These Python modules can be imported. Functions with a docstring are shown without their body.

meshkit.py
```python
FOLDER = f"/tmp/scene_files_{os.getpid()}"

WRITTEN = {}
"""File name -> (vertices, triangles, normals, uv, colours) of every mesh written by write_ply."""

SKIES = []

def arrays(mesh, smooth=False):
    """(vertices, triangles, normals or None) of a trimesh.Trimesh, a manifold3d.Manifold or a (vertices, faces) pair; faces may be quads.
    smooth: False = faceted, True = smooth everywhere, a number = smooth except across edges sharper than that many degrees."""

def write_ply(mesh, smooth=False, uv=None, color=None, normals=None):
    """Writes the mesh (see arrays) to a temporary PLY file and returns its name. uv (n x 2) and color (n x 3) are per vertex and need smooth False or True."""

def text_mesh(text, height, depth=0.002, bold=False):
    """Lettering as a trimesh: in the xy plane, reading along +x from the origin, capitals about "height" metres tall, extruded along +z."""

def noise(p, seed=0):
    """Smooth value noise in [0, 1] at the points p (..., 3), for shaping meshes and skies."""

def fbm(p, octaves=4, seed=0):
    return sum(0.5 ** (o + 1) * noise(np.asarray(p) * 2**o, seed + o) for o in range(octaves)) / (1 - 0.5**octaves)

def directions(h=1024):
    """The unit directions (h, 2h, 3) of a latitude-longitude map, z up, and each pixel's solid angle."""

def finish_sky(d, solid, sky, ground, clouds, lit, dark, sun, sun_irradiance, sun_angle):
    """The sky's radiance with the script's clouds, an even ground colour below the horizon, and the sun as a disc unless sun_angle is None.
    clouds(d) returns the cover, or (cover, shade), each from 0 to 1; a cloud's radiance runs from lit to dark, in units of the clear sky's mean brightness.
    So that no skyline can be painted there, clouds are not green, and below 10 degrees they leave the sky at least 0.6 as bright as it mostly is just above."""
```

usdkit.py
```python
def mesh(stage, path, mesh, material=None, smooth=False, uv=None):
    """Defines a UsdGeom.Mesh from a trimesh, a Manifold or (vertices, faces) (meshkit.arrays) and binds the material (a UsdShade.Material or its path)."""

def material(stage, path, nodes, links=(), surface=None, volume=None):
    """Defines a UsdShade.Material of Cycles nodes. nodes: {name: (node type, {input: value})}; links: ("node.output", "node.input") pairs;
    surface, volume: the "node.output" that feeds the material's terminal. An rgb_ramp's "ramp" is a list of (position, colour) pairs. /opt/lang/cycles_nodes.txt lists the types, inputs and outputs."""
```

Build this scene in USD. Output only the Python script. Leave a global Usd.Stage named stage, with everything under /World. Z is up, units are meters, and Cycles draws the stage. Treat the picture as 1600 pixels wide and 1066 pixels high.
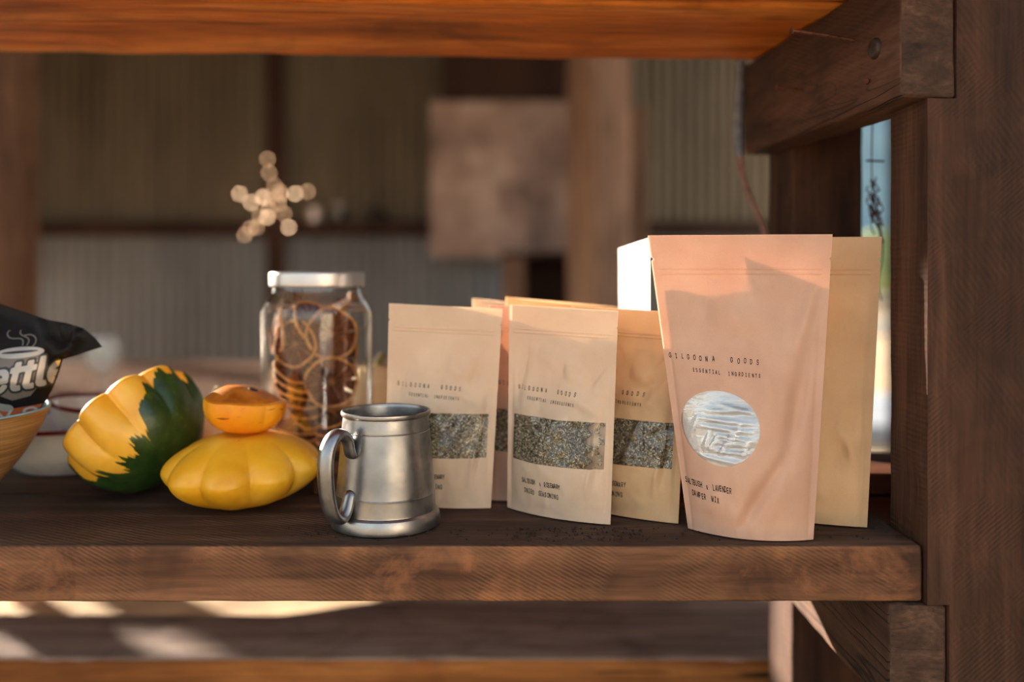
import math, random
import numpy as np
import trimesh, shapely
import manifold3d as mf
from shapely.geometry import Polygon, LineString, Point, box as sbox
from pxr import Usd, UsdGeom, UsdLux, UsdShade, Gf
import usdkit, meshkit

# ------------------------------------------------------------------ camera, sky, sun, exposure
stage = Usd.Stage.CreateInMemory()
UsdGeom.Xform.Define(stage, '/World')
UsdGeom.Scope.Define(stage, '/World/Looks')
CAMZ, F = 1.30, 1400.0                     # eye height; focal length in pixels of the 1600 px wide frame
cam = UsdGeom.Camera.Define(stage, '/World/camera')
cam.CreateHorizontalApertureAttr(36.0)
cam.CreateFocalLengthAttr(36.0 * F / 1600)
cam.CreateVerticalApertureOffsetAttr(-103 / 1600 * 36.0)   # lens shift: the horizon lies above the middle of the frame
cam.CreateFStopAttr(1.9)
cam.CreateFocusDistanceAttr(0.755)
cam.CreateClippingRangeAttr((0.05, 3000.0))
cam.AddTranslateOp().Set((0, 0, CAMZ))
cam.AddRotateXOp().Set(90.0)
cam.CreateExposureAttr(5.3)

SUN_AZ, SUN_EL = math.radians(-50), math.radians(12.0)     # low sun, behind and to the left
S = np.array([math.sin(SUN_AZ) * math.cos(SUN_EL), math.cos(SUN_AZ) * math.cos(SUN_EL), math.sin(SUN_EL)])
sky_mat = usdkit.material(stage, '/World/Looks/sky', {
    "s": ("sky_texture", {"sky_type": "hosek_wilkie", "sun_direction": tuple(S), "turbidity": 3.0, "ground_albedo": 0.3}),
    "h": ("hsv", {"saturation": 0.5, "value": 1.0}),
    "b": ("background_shader", {"strength": 0.5})}, [("s.color", "h.color"), ("h.color", "b.color")], surface="b.background")
dome = UsdLux.DomeLight.Define(stage, '/World/sky')
dome.CreateIntensityAttr(1.0)
UsdShade.MaterialBindingAPI.Apply(dome.GetPrim()).Bind(sky_mat)
sun = UsdLux.DistantLight.Define(stage, '/World/sun')
sun.CreateAngleAttr(0.53)
sun.CreateIntensityAttr(2600)
sun.CreateColorAttr((1.0, 0.88, 0.72))
# a distant light shines along its -Z: turn +Z to the sun
_q = Gf.Rotation(Gf.Vec3d(0, 0, 1), Gf.Vec3d(*map(float, S))).GetQuat()
sun.AddOrientOp().Set(Gf.Quatf(_q))

# ------------------------------------------------------------------ helpers
def P(px, py, d):
    "the point at depth d (metres along +y) that the photograph shows at pixel px, py"
    return np.array([(px - 800) / F * d, d, CAMZ - (py - 430) / F * d])

def lin(r, g, b):
    c = np.array([r, g, b]) / 255.0
    return tuple(np.where(c < 0.04045, c / 12.92, ((c + 0.055) / 1.055) ** 2.4))

_used = {}
def numbered(path):
    n = _used.get(path, 0)
    _used[path] = n + 1
    return path if n == 0 else f'{path}_{n:03d}'

def setdata(prim, **kw):
    for k, v in kw.items():
        if v is not None:
            prim.SetCustomDataByKey(k, v)

class Thing:
    "an Xform at the thing's base; parts are given in world coordinates"
    def __init__(self, name, label=None, cat=None, base=(0, 0, 0), group=None, kind=None):
        self.path = numbered('/World/' + name)
        self.base = np.array(base, float)
        x = UsdGeom.Xform.Define(stage, self.path)
        x.AddTranslateOp().Set(Gf.Vec3d(*map(float, base)))
        self.prim = x.GetPrim()
        setdata(self.prim, label=label, category=cat, group=group, kind=kind)
    def add(self, name, mesh, mat, smooth=35, parent=None, label=None, kind=None):
        v, f = raw(mesh)
        p = numbered((parent or self.path) + '/' + name)
        m = usdkit.mesh(stage, p, (v - self.base, f), mat, smooth)
        setdata(m.GetPrim(), label=label, kind=kind)
        return p

def single(name, mesh, mat, label=None, cat=None, kind=None, group=None, smooth=35):
    v, f = raw(mesh)
    base = np.array([(v[:, 0].min() + v[:, 0].max()) / 2, (v[:, 1].min() + v[:, 1].max()) / 2, v[:, 2].min()])
    p = numbered('/World/' + name)
    m = usdkit.mesh(stage, p, (v - base, f), mat, smooth)
    m.AddTranslateOp().Set(Gf.Vec3d(*map(float, base)))
    setdata(m.GetPrim(), label=label, category=cat, kind=kind, group=group)
    return p

def raw(mesh):
    if hasattr(mesh, 'to_mesh'):
        m = mesh.to_mesh()
        return np.asarray(m.vert_properties[:, :3], float), np.asarray(m.tri_verts, int)
    if isinstance(mesh, (tuple, list)):
        v, f = np.asarray(mesh[0], float), np.asarray(mesh[1], int)
        if f.shape[1] == 4:
            f = np.vstack([f[:, [0, 1, 2]], f[:, [0, 2, 3]]])
        return v, f
    return np.asarray(mesh.vertices, float), np.asarray(mesh.faces, int)

def join(*ms):
    vs, fs, n = [], [], 0
    for m in ms:
        v, f = raw(m)
        vs.append(v); fs.append(f + n); n += len(v)
    return np.vstack(vs), np.vstack(fs)

def xf(mesh, rot=None, t=(0, 0, 0)):
    v, f = raw(mesh)
    if rot is not None:
        v = v @ np.asarray(rot).T
    return v + np.asarray(t, float), f

def rot(axis, deg):
    return trimesh.transformations.rotation_matrix(math.radians(deg), axis)[:3, :3]

def basis(n, up=(0, 0, 1)):
    "a rotation that takes +z to n"
    n = np.asarray(n, float) / np.linalg.norm(n)
    a = np.cross(up, n)
    if np.linalg.norm(a) < 1e-6:
        a = np.array([1.0, 0, 0])
    a /= np.linalg.norm(a)
    return np.stack([a, np.cross(n, a), n], 1)

def grid_faces(nu, nv, closed=False):
    i, j = np.meshgrid(np.arange(nv - 1), np.arange(nu if closed else nu - 1), indexing='ij')
    k = (j + 1) % nu
    return np.stack([i * nu + j, i * nu + k, (i + 1) * nu + k, (i + 1) * nu + j], -1).reshape(-1, 4)

def lathe(profile, n=64):
    "profile (r, z) from bottom to top of the outer side (then inner side downwards); about z"
    p = np.asarray(profile, float)
    a = np.arange(n) / n * 2 * np.pi
    v = np.stack([p[:, None, 0] * np.cos(a), p[:, None, 0] * np.sin(a), np.broadcast_to(p[:, None, 1], (len(p), n))], -1).reshape(-1, 3)
    m = trimesh.Trimesh(*raw((v, grid_faces(n, len(p), True))), process=True)
    m.update_faces(m.nondegenerate_faces())
    return m

def spline(pts, n):
    from scipy.interpolate import CubicSpline
    p = np.asarray(pts, float)
    t = np.r_[0, np.cumsum(np.linalg.norm(np.diff(p, axis=0), axis=1) ** 0.7)]
    return CubicSpline(t, p)(np.linspace(0, t[-1], n))

def sweep(points, ra, rb=None, sides=12, side_dir=None, caps=True):
    "a tube with an elliptical section: ra along side_dir, rb across it"
    p = np.asarray(points, float); n = len(p)
    ra = np.broadcast_to(ra, (n,)); rb = ra if rb is None else np.broadcast_to(rb, (n,))
    t = np.gradient(p, axis=0); t /= np.linalg.norm(t, axis=1, keepdims=True)
    ref = np.array(side_dir if side_dir is not None else ([0, 0, 1.0] if abs(t[:, 2]).mean() < 0.7 else [1.0, 0, 0]))
    a = ref - t * (t @ ref)[:, None]; a /= np.linalg.norm(a, axis=1, keepdims=True) + 1e-12
    b = np.cross(t, a)
    an = np.arange(sides) / sides * 2 * np.pi
    v = p[:, None] + ra[:, None, None] * np.cos(an)[None, :, None] * a[:, None] + rb[:, None, None] * np.sin(an)[None, :, None] * b[:, None]
    v = v.reshape(-1, 3); f = raw((v, grid_faces(sides, n, True)))[1]
    if caps:
        v = np.vstack([v, p[0], p[-1]]); c0, c1 = n * sides, n * sides + 1
        k = np.arange(sides); k1 = (k + 1) % sides
        f = np.vstack([f, np.stack([np.full(sides, c0), k1, k], 1), np.stack([np.full(sides, c1), (n - 1) * sides + k, (n - 1) * sides + k1], 1)])
    return v, f

def timber(x0, x1, y0, y1, z0, z1, r=0.003, step=0.02, amp=0.0012, seed=0, freq=18.0):
    "a sawn timber: rounded arrises, slightly uneven faces"
    lo, hi = np.array([x0, y0, z0], float), np.array([x1, y1, z1], float)
    ax = []
    for k in range(3):
        L = hi[k] - lo[k]
        inner = np.linspace(r, L - r, max(2, int(L / step) + 1))
        ax.append(np.r_[0, 0.45 * r, inner, L - 0.45 * r, L] + lo[k])
    V, Fc, n0 = [], [], 0
    for k in range(3):
        i, j = [(1, 2), (2, 0), (0, 1)][k]
        for side in (0, 1):
            A, B = np.meshgrid(ax[i], ax[j], indexing='xy')
            v = np.zeros(A.shape + (3,)); v[..., i] = A; v[..., j] = B; v[..., k] = (lo, hi)[side][k]
            q = grid_faces(len(ax[i]), len(ax[j]))
            Fc.append((q if side else q[:, ::-1]) + n0); V.append(v.reshape(-1, 3)); n0 += v.shape[0] * v.shape[1]
    v, f = raw((np.vstack(V), np.vstack(Fc)))
    m = trimesh.Trimesh(v, f, process=True)
    v = np.array(m.vertices)
    c = np.clip(v, lo + r, hi - r); d = v - c; L = np.linalg.norm(d, axis=1, keepdims=True)
    nrm = d / np.maximum(L, 1e-9)
    nz = meshkit.fbm(v * freq + seed * 7.3, 3, seed) - 0.5
    edge = ((np.abs(d) > 1e-9).sum(1) > 1)
    return c + nrm * (r + 2 * amp * nz - edge * amp * 1.2 * np.clip(meshkit.noise(v * 60 + seed, seed + 3) - 0.3, 0, 1))[:, None], np.array(m.faces)

def solid_noise(man, length=0.02, amp=0.001, freq=20.0, seed=0):
    "a manifold made finer and slightly uneven"
    m = trimesh.Trimesh(*raw(man.refine_to_length(length)), process=True)
    v = np.array(m.vertices)
    return v + np.array(m.vertex_normals) * (2 * amp * (meshkit.fbm(v * freq + seed, 3, seed) - 0.5))[:, None], np.array(m.faces)

def mbox(x0, x1, y0, y1, z0, z1):
    return mf.Manifold.cube((x1 - x0, y1 - y0, z1 - z0)).translate((x0, y0, z0))

# ------------------------------------------------------------------ materials
def mat(name, nodes, links, surface="p.BSDF"):
    return usdkit.material(stage, '/World/Looks/' + name, nodes, links, surface=surface)

def plain(name, col, rough=0.5, metal=0.0, **kw):
    return mat(name, {"p": ("principled_bsdf", {"base_color": col, "roughness": rough, "metallic": metal, **kw})}, [])

def wood(name, ramp, axis='x', grain=26.0, stretch=14.0, saw=None, saw_amt=0.25, bump=0.5, rough=0.75, stain=0.5, stain_col=(0.02, 0.012, 0.008), stain_scale=7.0, offset=0.0, spec=0.25, parts=False, patch=0.0, crack=1.0):
    "sawn timber: long grain along one axis, fibres, stains, circular-saw marks given as (rotation in radians, lines per metre)"
    k = {'x': (1 / stretch, 1, 1), 'y': (1, 1 / stretch, 1), 'z': (1, 1, 1 / stretch)}[axis]
    nodes = {
        "g": ("geometry", {}),
        "m": ("mapping", {"scale": k, "location": (offset, offset * 0.7, offset * 1.3)}),
        "n1": ("noise_texture", {"scale": grain, "detail": 5.0, "roughness": 0.6, "distortion": 0.6}),
        "n2": ("noise_texture", {"scale": grain * 9, "detail": 3.0, "roughness": 0.6}),
        "r1": ("rgb_ramp", {"ramp": ramp}),
        "r2": ("rgb_ramp", {"ramp": [(0.3, (0.62, 0.6, 0.58)), (0.62, (1.12, 1.12, 1.12))]}),
        "mx": ("mix", {"mix_type": "multiply", "fac": 0.85}),
        "n3": ("noise_texture", {"scale": stain_scale, "detail": 4.0, "roughness": 0.65, "distortion": 0.8}),
        "r3": ("rgb_ramp", {"ramp": [(0.5, (0, 0, 0)), (0.72, (1, 1, 1))]}),
        "sm": ("math", {"math_type": "multiply", "value2": stain}),
        "ms": ("mix", {"mix_type": "mix", "color2": stain_col}),
        "mc": ("mapping", {"scale": tuple(q * (0.3 if q < 1 else 1.0) for q in k), "location": (3 + offset, 1, 2)}),
        "n4": ("noise_texture", {"scale": grain * 1.6, "detail": 2.0, "roughness": 0.5}),
        "a4": ("math", {"math_type": "subtract", "value2": 0.5}), "b4": ("math", {"math_type": "absolute"}), "c4": ("rgb_ramp", {"ramp": [(0.0, (1, 1, 1)), (0.0035, (0.7, 0.7, 0.7)), (0.009, (0, 0, 0))]}),
        "n5": ("noise_texture", {"scale": 9.0, "detail": 1.0}), "d4": ("rgb_ramp", {"ramp": [(0.5, (0, 0, 0)), (0.6, (crack,) * 3)]}), "r4": ("math", {"math_type": "multiply"}),
        "mk": ("mix", {"mix_type": "mix", "color2": (0.008, 0.005, 0.004)}),
        "p": ("principled_bsdf", {"roughness": rough, "specular_ior_level": spec}),
        "h1": ("math", {"math_type": "multiply", "value2": 0.5}),
        "h2": ("math", {"math_type": "multiply_add", "value2": 0.5}),
        "h3": ("math", {"math_type": "multiply_add", "value2": -0.8}),
        "b": ("bump", {"strength": bump, "distance": 0.0022}),
    }
    links = [("g.position", "m.vector"), ("m.vector", "n1.vector"), ("m.vector", "n2.vector"), ("g.position", "n3.vector"), ("g.position", "mc.vector"), ("mc.vector", "n4.vector"),
             ("n1.fac", "r1.fac"), ("n2.fac", "r2.fac"), ("r1.color", "mx.color1"), ("r2.color", "mx.color2"), ("n3.fac", "r3.fac"), ("r3.color", "sm.value1"),
             ("sm.value", "ms.fac"), ("mx.color", "ms.color1"), ("n4.fac", "a4.value1"), ("a4.value", "b4.value1"), ("b4.value", "c4.fac"), ("m.vector", "n5.vector"), ("n5.fac", "d4.fac"), ("c4.color", "r4.value1"), ("d4.color", "r4.value2"), ("r4.value", "mk.fac"), ("ms.color", "mk.color1"),
             ("n2.fac", "h1.value1"), ("n1.fac", "h2.value1"), ("h1.value", "h2.value3"), ("r4.value", "h3.value1"), ("h2.value", "h3.value3"),
             ("b.normal", "p.normal")]
    last = "mk.color"
    if patch:
        nodes |= {"pn": ("noise_texture", {"scale": 20.0, "detail": 5.0, "roughness": 0.65, "distortion": 0.4}), "pr": ("rgb_ramp", {"ramp": [(0.52, (0, 0, 0)), (0.68, (1, 1, 1))]}), "pm": ("math", {"math_type": "multiply", "value2": patch}),
                  "px": ("mix", {"color2": tuple(np.clip(np.array(ramp[-1][1]) * (1.75, 1.5, 1.3), 0, 1))})}
        links += [("g.position", "pn.vector"), ("pn.fac", "pr.fac"), ("pr.color", "pm.value1"), ("pm.value", "px.fac"), ("mk.color", "px.color1")]
        last = "px.color"
    hgt = "h3.value"
    if saw:
        for q, (rx, ry, rz, per_m) in enumerate(saw):
            nodes |= {f"sv{q}": ("mapping", {"rotation": (rx, ry, rz)}),
                      f"sw{q}": ("wave_texture", {"wave_type": "bands", "bands_direction": "x", "scale": per_m * 0.314, "distortion": 1.6, "detail": 2.0, "detail_scale": 1.4}),
                      f"sn{q}": ("noise_texture", {"scale": 16.0 + 5 * q, "detail": 2.0}),
                      f"sr{q}": ("rgb_ramp", {"ramp": [(0.42, (0, 0, 0)), (0.6, (1, 1, 1))]}),
                      f"sf{q}": ("math", {"math_type": "multiply"}),
                      f"sc{q}": ("math", {"math_type": "multiply", "value2": saw_amt}),
                      f"sx{q}": ("mix", {"mix_type": "mix", "color2": tuple(np.clip(np.array(ramp[-1][1]) * 1.5, 0, 1))}),
                      f"sh{q}": ("math", {"math_type": "multiply_add", "value2": 0.4})}
            links += [("g.position", f"sv{q}.vector"), (f"sv{q}.vector", f"sw{q}.vector"), ("g.position", f"sn{q}.vector"), (f"sn{q}.fac", f"sr{q}.fac"),
                      (f"sw{q}.fac", f"sf{q}.value1"), (f"sr{q}.color", f"sf{q}.value2"), (f"sf{q}.value", f"sc{q}.value1"), (f"sc{q}.value", f"sx{q}.fac"), (last, f"sx{q}.color1"),
                      (f"sf{q}.value", f"sh{q}.value1"), (hgt, f"sh{q}.value3")]
            last, hgt = f"sx{q}.color", f"sh{q}.value"
    links += [(last, "p.base_color"), (hgt, "b.height")]
    if parts:
        return nodes, links
    return mat(name, nodes, links)

def two_woods(name, a, b):
    "timber whose front (-y) faces were cut another way than the rest: b on those, a elsewhere"
    nodes, links = {"geo": ("geometry", {}), "sep": ("separate_xyz", {}), "lt": ("math", {"math_type": "less_than", "value2": -0.72}), "both": ("mix_closure", {})}, [("geo.true_normal", "sep.vector"), ("sep.y", "lt.value1"), ("lt.value", "both.fac"), ("A_p.BSDF", "both.closure1"), ("B_p.BSDF", "both.closure2")]
    for k, (n, l) in (('A_', a), ('B_', b)):
        nodes |= {k + q: w for q, w in n.items()}
        links += [(k + x, k + y) for x, y in l]
    return mat(name, nodes, links, surface="both.closure")

R_DARK = [(0.25, lin(40, 28, 21)), (0.5, lin(76, 54, 41)), (0.75, lin(112, 84, 65))]
R_POST = [(0.25, lin(36, 22, 15)), (0.5, lin(64, 40, 27)), (0.75, lin(92, 62, 44))]
R_RAIL = [(0.25, lin(44, 29, 22)), (0.5, lin(76, 51, 38)), (0.75, lin(104, 74, 56))]
R_EDGE = [(0.25, lin(48, 31, 22)), (0.5, lin(96, 62, 41)), (0.75, lin(140, 98, 68))]
R_ORANGE = [(0.25, lin(128, 68, 20)), (0.5, lin(212, 120, 42)), (0.75, lin(240, 162, 80))]
R_LOWFACE = [(0.25, lin(96, 58, 28)), (0.5, lin(146, 92, 46)), (0.75, lin(178, 118, 64))]
R_GREY = [(0.25, lin(136, 112, 104)), (0.5, lin(182, 156, 146)), (0.75, lin(208, 184, 172))]
R_PALE = [(0.25, lin(168, 128, 92)), (0.5, lin(206, 166, 124)), (0.75, lin(228, 194, 152))]
P_top = wood('a', R_DARK, 'x', grain=30, saw=[(0, 0, math.radians(-62), 190)], saw_amt=0.12, bump=0.7, stain=0.55, rough=0.7, parts=True)
P_front = wood('a', R_EDGE, 'x', grain=20, saw=[(0, math.radians(62), 0, 330)], saw_amt=0.3, bump=0.8, stain=0.8, stain_col=lin(34, 22, 17), stain_scale=9.0, parts=True, patch=0.42)
W_plank = two_woods('wood_shelf_plank', P_top, P_front)
W_top = wood('wood_shelf_top', R_DARK, 'x', grain=30, saw=[(0, 0, math.radians(-62), 190)], saw_amt=0.12, bump=0.7, stain=0.55, rough=0.7)
W_post = wood('wood_post', R_POST, 'z', grain=24, saw=[(0, math.radians(-48), 0, 300), (0, math.radians(34), 0, 210)], saw_amt=0.09, bump=0.45, stain=0.6, patch=0.12)
P_rail = wood('a', R_RAIL, 'y', grain=24, saw=[(math.radians(70), 0, math.radians(90), 260)], saw_amt=0.08, bump=0.7, stain=0.8, parts=True)
P_end = wood('a', R_DARK, 'x', grain=40, stretch=2.0, bump=0.6, stain=0.75, parts=True, crack=0.25)
W_rail = two_woods('wood_rail', P_rail, P_end)
W_under = wood('wood_upper_planks', R_ORANGE, 'x', grain=18, stretch=10, bump=0.35, stain=0.6, stain_col=lin(88, 38, 12), stain_scale=5.0, rough=0.6)
W_grey = wood('wood_weathered', R_GREY, 'x', grain=16, bump=0.5, stain=0.4)
W_lowboard = two_woods('wood_low_board', wood('a', R_GREY, 'x', grain=16, bump=0.5, stain=0.4, parts=True), wood('a', R_LOWFACE, 'x', grain=18, bump=0.4, stain=0.4, stain_col=lin(100, 50, 16), parts=True))
W_pale = wood('wood_pale', R_PALE, 'z', grain=18, bump=0.5, stain=0.15)
W_board = wood('wood_batten', [(0.3, lin(73, 38, 19)), (0.7, lin(119, 67, 35))], 'x', grain=22, bump=0.4, stain=0.4)
W_bg = wood('wood_background', [(0.25, lin(92, 66, 50)), (0.7, lin(158, 120, 96))], 'z', grain=8, bump=0.3, stain=0.4, stain_scale=3.0)
W_bgdark = wood('wood_background_dark', [(0.25, lin(42, 26, 19)), (0.7, lin(72, 45, 32))], 'z', grain=8, bump=0.3, stain=0.4, stain_scale=3.0)
W_pillar = wood('wood_pillar', [(0.25, lin(124, 92, 72)), (0.7, lin(190, 150, 124))], 'z', grain=8, bump=0.3, stain=0.4, stain_scale=2.0)
W_table = wood('wood_table', [(0.25, lin(190, 140, 112)), (0.7, lin(234, 188, 158))], 'x', grain=8, bump=0.3, stain=0.2, stain_scale=3.0)

def noisy(name, ramp, scale=8.0, detail=4.0, rough=0.6, metal=0.0, bump=0.0, dist=0.001, stretch=(1, 1, 1), spec=0.5, rr=None, extra=None):
    nodes = {"g": ("geometry", {}), "m": ("mapping", {"scale": stretch}), "n": ("noise_texture", {"scale": scale, "detail": detail, "roughness": 0.6}),
             "r": ("rgb_ramp", {"ramp": ramp}), "p": ("principled_bsdf", {"roughness": rough, "metallic": metal, "specular_ior_level": spec, **(extra or {})})}
    links = [("g.position", "m.vector"), ("m.vector", "n.vector"), ("n.fac", "r.fac"), ("r.color", "p.base_color")]
    if bump:
        nodes["b"] = ("bump", {"strength": bump, "distance": dist}); links += [("n.fac", "b.height"), ("b.normal", "p.normal")]
    if rr:
        nodes["q"] = ("rgb_ramp", {"ramp": [(0.3, (rr[0],) * 3), (0.7, (rr[1],) * 3)]}); links += [("n.fac", "q.fac"), ("q.color", "p.roughness")]
    return mat(name, nodes, links)

def kraft(name, a, b, trans=0.36):
    return mat(name, {
        "g": ("geometry", {}), "n": ("noise_texture", {"scale": 900.0, "detail": 3.0}), "n2": ("noise_texture", {"scale": 30.0, "detail": 4.0}),
        "w": ("mapping", {"scale": (1, 1, 9)}), "nf": ("noise_texture", {"scale": 420.0, "detail": 2.0}),
        "r": ("rgb_ramp", {"ramp": [(0.3, a), (0.7, b)]}), "mf": ("math", {"math_type": "multiply_add", "value2": 0.45}), "mg": ("math", {"math_type": "multiply_add", "value2": 0.2, "value3": 0.17}),
        "p": ("principled_bsdf", {"roughness": 0.62, "specular_ior_level": 0.3}), "t": ("translucent_bsdf", {}),
        "b": ("bump", {"strength": 0.12, "distance": 0.0006}), "x": ("mix_closure", {"fac": trans})},
        [("g.position", "n.vector"), ("g.position", "n2.vector"), ("g.position", "w.vector"), ("w.vector", "nf.vector"), ("n.fac", "mg.value1"), ("n2.fac", "mf.value1"), ("mg.value", "mf.value3"),
         ("mf.value", "r.fac"), ("r.color", "p.base_color"), ("r.color", "t.color"), ("nf.fac", "b.height"), ("b.normal", "p.normal"), ("p.BSDF", "x.closure1"), ("t.BSDF", "x.closure2")], surface="x.closure")

KR = [kraft('kraft_tan', lin(226, 197, 168), lin(242, 219, 192)), kraft('kraft_rosy', lin(212, 168, 142), lin(230, 194, 168)), kraft('kraft_golden', lin(218, 178, 132), lin(238, 204, 160))]
WHITE_PAPER = kraft('white_paper', lin(236, 232, 226), lin(246, 242, 238), 0.3)
INK = plain('black_ink', lin(34, 24, 18), 0.7)
def film_mat(name, bump, scale, str_, ior=1.2):
    return mat(name, {
        "g": ("geometry", {}), "m": ("mapping", {"scale": str_, "rotation": (0, 0.35, 0)}), "n": ("noise_texture", {"scale": scale, "detail": 2.0, "distortion": 1.5}),
        "b": ("bump", {"strength": bump, "distance": 0.002}), "f": ("fresnel", {"IOR": ior}), "fa": ("math", {"math_type": "multiply_add", "value2": 1.3, "value3": 0.02, "use_clamp": True}),
        "t": ("transparent_bsdf", {"color": (0.93, 0.93, 0.92)}), "gl": ("glossy_bsdf", {"color": (1, 1, 1), "roughness": 0.08}), "x": ("mix_closure", {})},
        [("g.position", "m.vector"), ("m.vector", "n.vector"), ("n.fac", "b.height"), ("b.normal", "gl.normal"), ("f.fac", "fa.value1"), ("fa.value", "x.fac"), ("t.BSDF", "x.closure1"), ("gl.BSDF", "x.closure2")], surface="x.closure")
FILM = film_mat('window_film', 0.35, 40.0, (1, 1, 0.35))
FILM_F = film_mat('window_film_flour', 0.9, 55.0, (0.35, 0.35, 1.4), 1.9)
FILM_W = film_mat('window_film_wrinkled', 0.9, 55.0, (0.35, 0.35, 1.4), 1.28)
HERB = [plain('herb_dark', lin(76, 66, 50), 0.8), plain('herb_grey', lin(150, 138, 114), 0.8), plain('herb_pale', lin(208, 194, 166), 0.8)]
CRUMB = plain('crumb_brown', lin(40, 28, 20), 0.9)
HERB_BED = noisy('herb_bed', [(0.3, lin(44, 36, 26)), (0.5, lin(96, 82, 62)), (0.72, lin(164, 146, 118))], 420.0, 3.0, 0.9, bump=1.0, dist=0.002)
FLOUR = noisy('flour', [(0.3, lin(238, 237, 236)), (0.6, lin(250, 250, 250))], 60.0, 4.0, 0.9, bump=0.5, dist=0.004)
PEWTER = mat('pewter', {
    "g": ("geometry", {}), "m": ("mapping", {"scale": (1, 1, 1)}), "n": ("noise_texture", {"scale": 70.0, "detail": 5.0}), "n2": ("noise_texture", {"scale": 900.0, "detail": 2.0}),
    "n3": ("noise_texture", {"scale": 26.0, "detail": 3.0}), "c": ("rgb_ramp", {"ramp": [(0.35, lin(128, 129, 130)), (0.65, lin(160, 160, 160))]}), "r": ("rgb_ramp", {"ramp": [(0.3, (0.27,) * 3), (0.7, (0.42,) * 3)]}),
    "p": ("principled_bsdf", {"metallic": 1.0}), "b": ("bump", {"strength": 0.08, "distance": 0.0003})},
    [("g.position", "m.vector"), ("m.vector", "n.vector"), ("g.position", "n2.vector"), ("g.position", "n3.vector"), ("n3.fac", "c.fac"), ("n.fac", "r.fac"), ("c.color", "p.base_color"), ("r.color", "p.roughness"), ("n2.fac", "b.height"), ("b.normal", "p.normal")])
WHITENED = mat('whitened_glass', {"p": ("principled_bsdf", {"base_color": (0.97, 0.98, 0.98), "roughness": 0.03, "ior": 1.5, "transmission_weight": 1.0}), "d": ("diffuse_bsdf", {"color": (0.85, 0.85, 0.84)}), "x": ("mix_closure", {"fac": 0.16})}, [("p.BSDF", "x.closure1"), ("d.BSDF", "x.closure2")], surface="x.closure")  # white diffuse mixed in to stand in for bright reflections
GLASS = mat('clear_glass', {"p": ("principled_bsdf", {"base_color": (0.96, 0.98, 0.97), "roughness": 0.0, "ior": 1.5, "transmission_weight": 1.0})}, [])
JARGLASS = mat('jar_glass', {"g": ("geometry", {}), "m": ("mapping", {"scale": (1, 1, 0.12)}), "n": ("noise_texture", {"scale": 70.0, "detail": 3.0}), "b": ("bump", {"strength": 0.25, "distance": 0.002}),
    "p": ("principled_bsdf", {"base_color": (0.97, 0.985, 0.98), "roughness": 0.0, "ior": 1.48, "transmission_weight": 1.0})},
    [("g.position", "m.vector"), ("m.vector", "n.vector"), ("n.fac", "b.height"), ("b.normal", "p.normal")])
LID = plain('brushed_lid', lin(196, 194, 194), 0.3, 0.6)
RIND = noisy('dried_rind', [(0.3, lin(176, 104, 40)), (0.7, lin(226, 164, 92))], 180.0, 3.0, 0.55)
FLESH = noisy('dried_flesh', [(0.3, lin(58, 26, 12)), (0.7, lin(112, 54, 26))], 160.0, 3.0, 0.75, bump=0.5, spec=0.12)
PITH = noisy('dried_pith', [(0.3, lin(126, 74, 38)), (0.7, lin(166, 110, 66))], 180.0, 3.0, 0.6)
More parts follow.
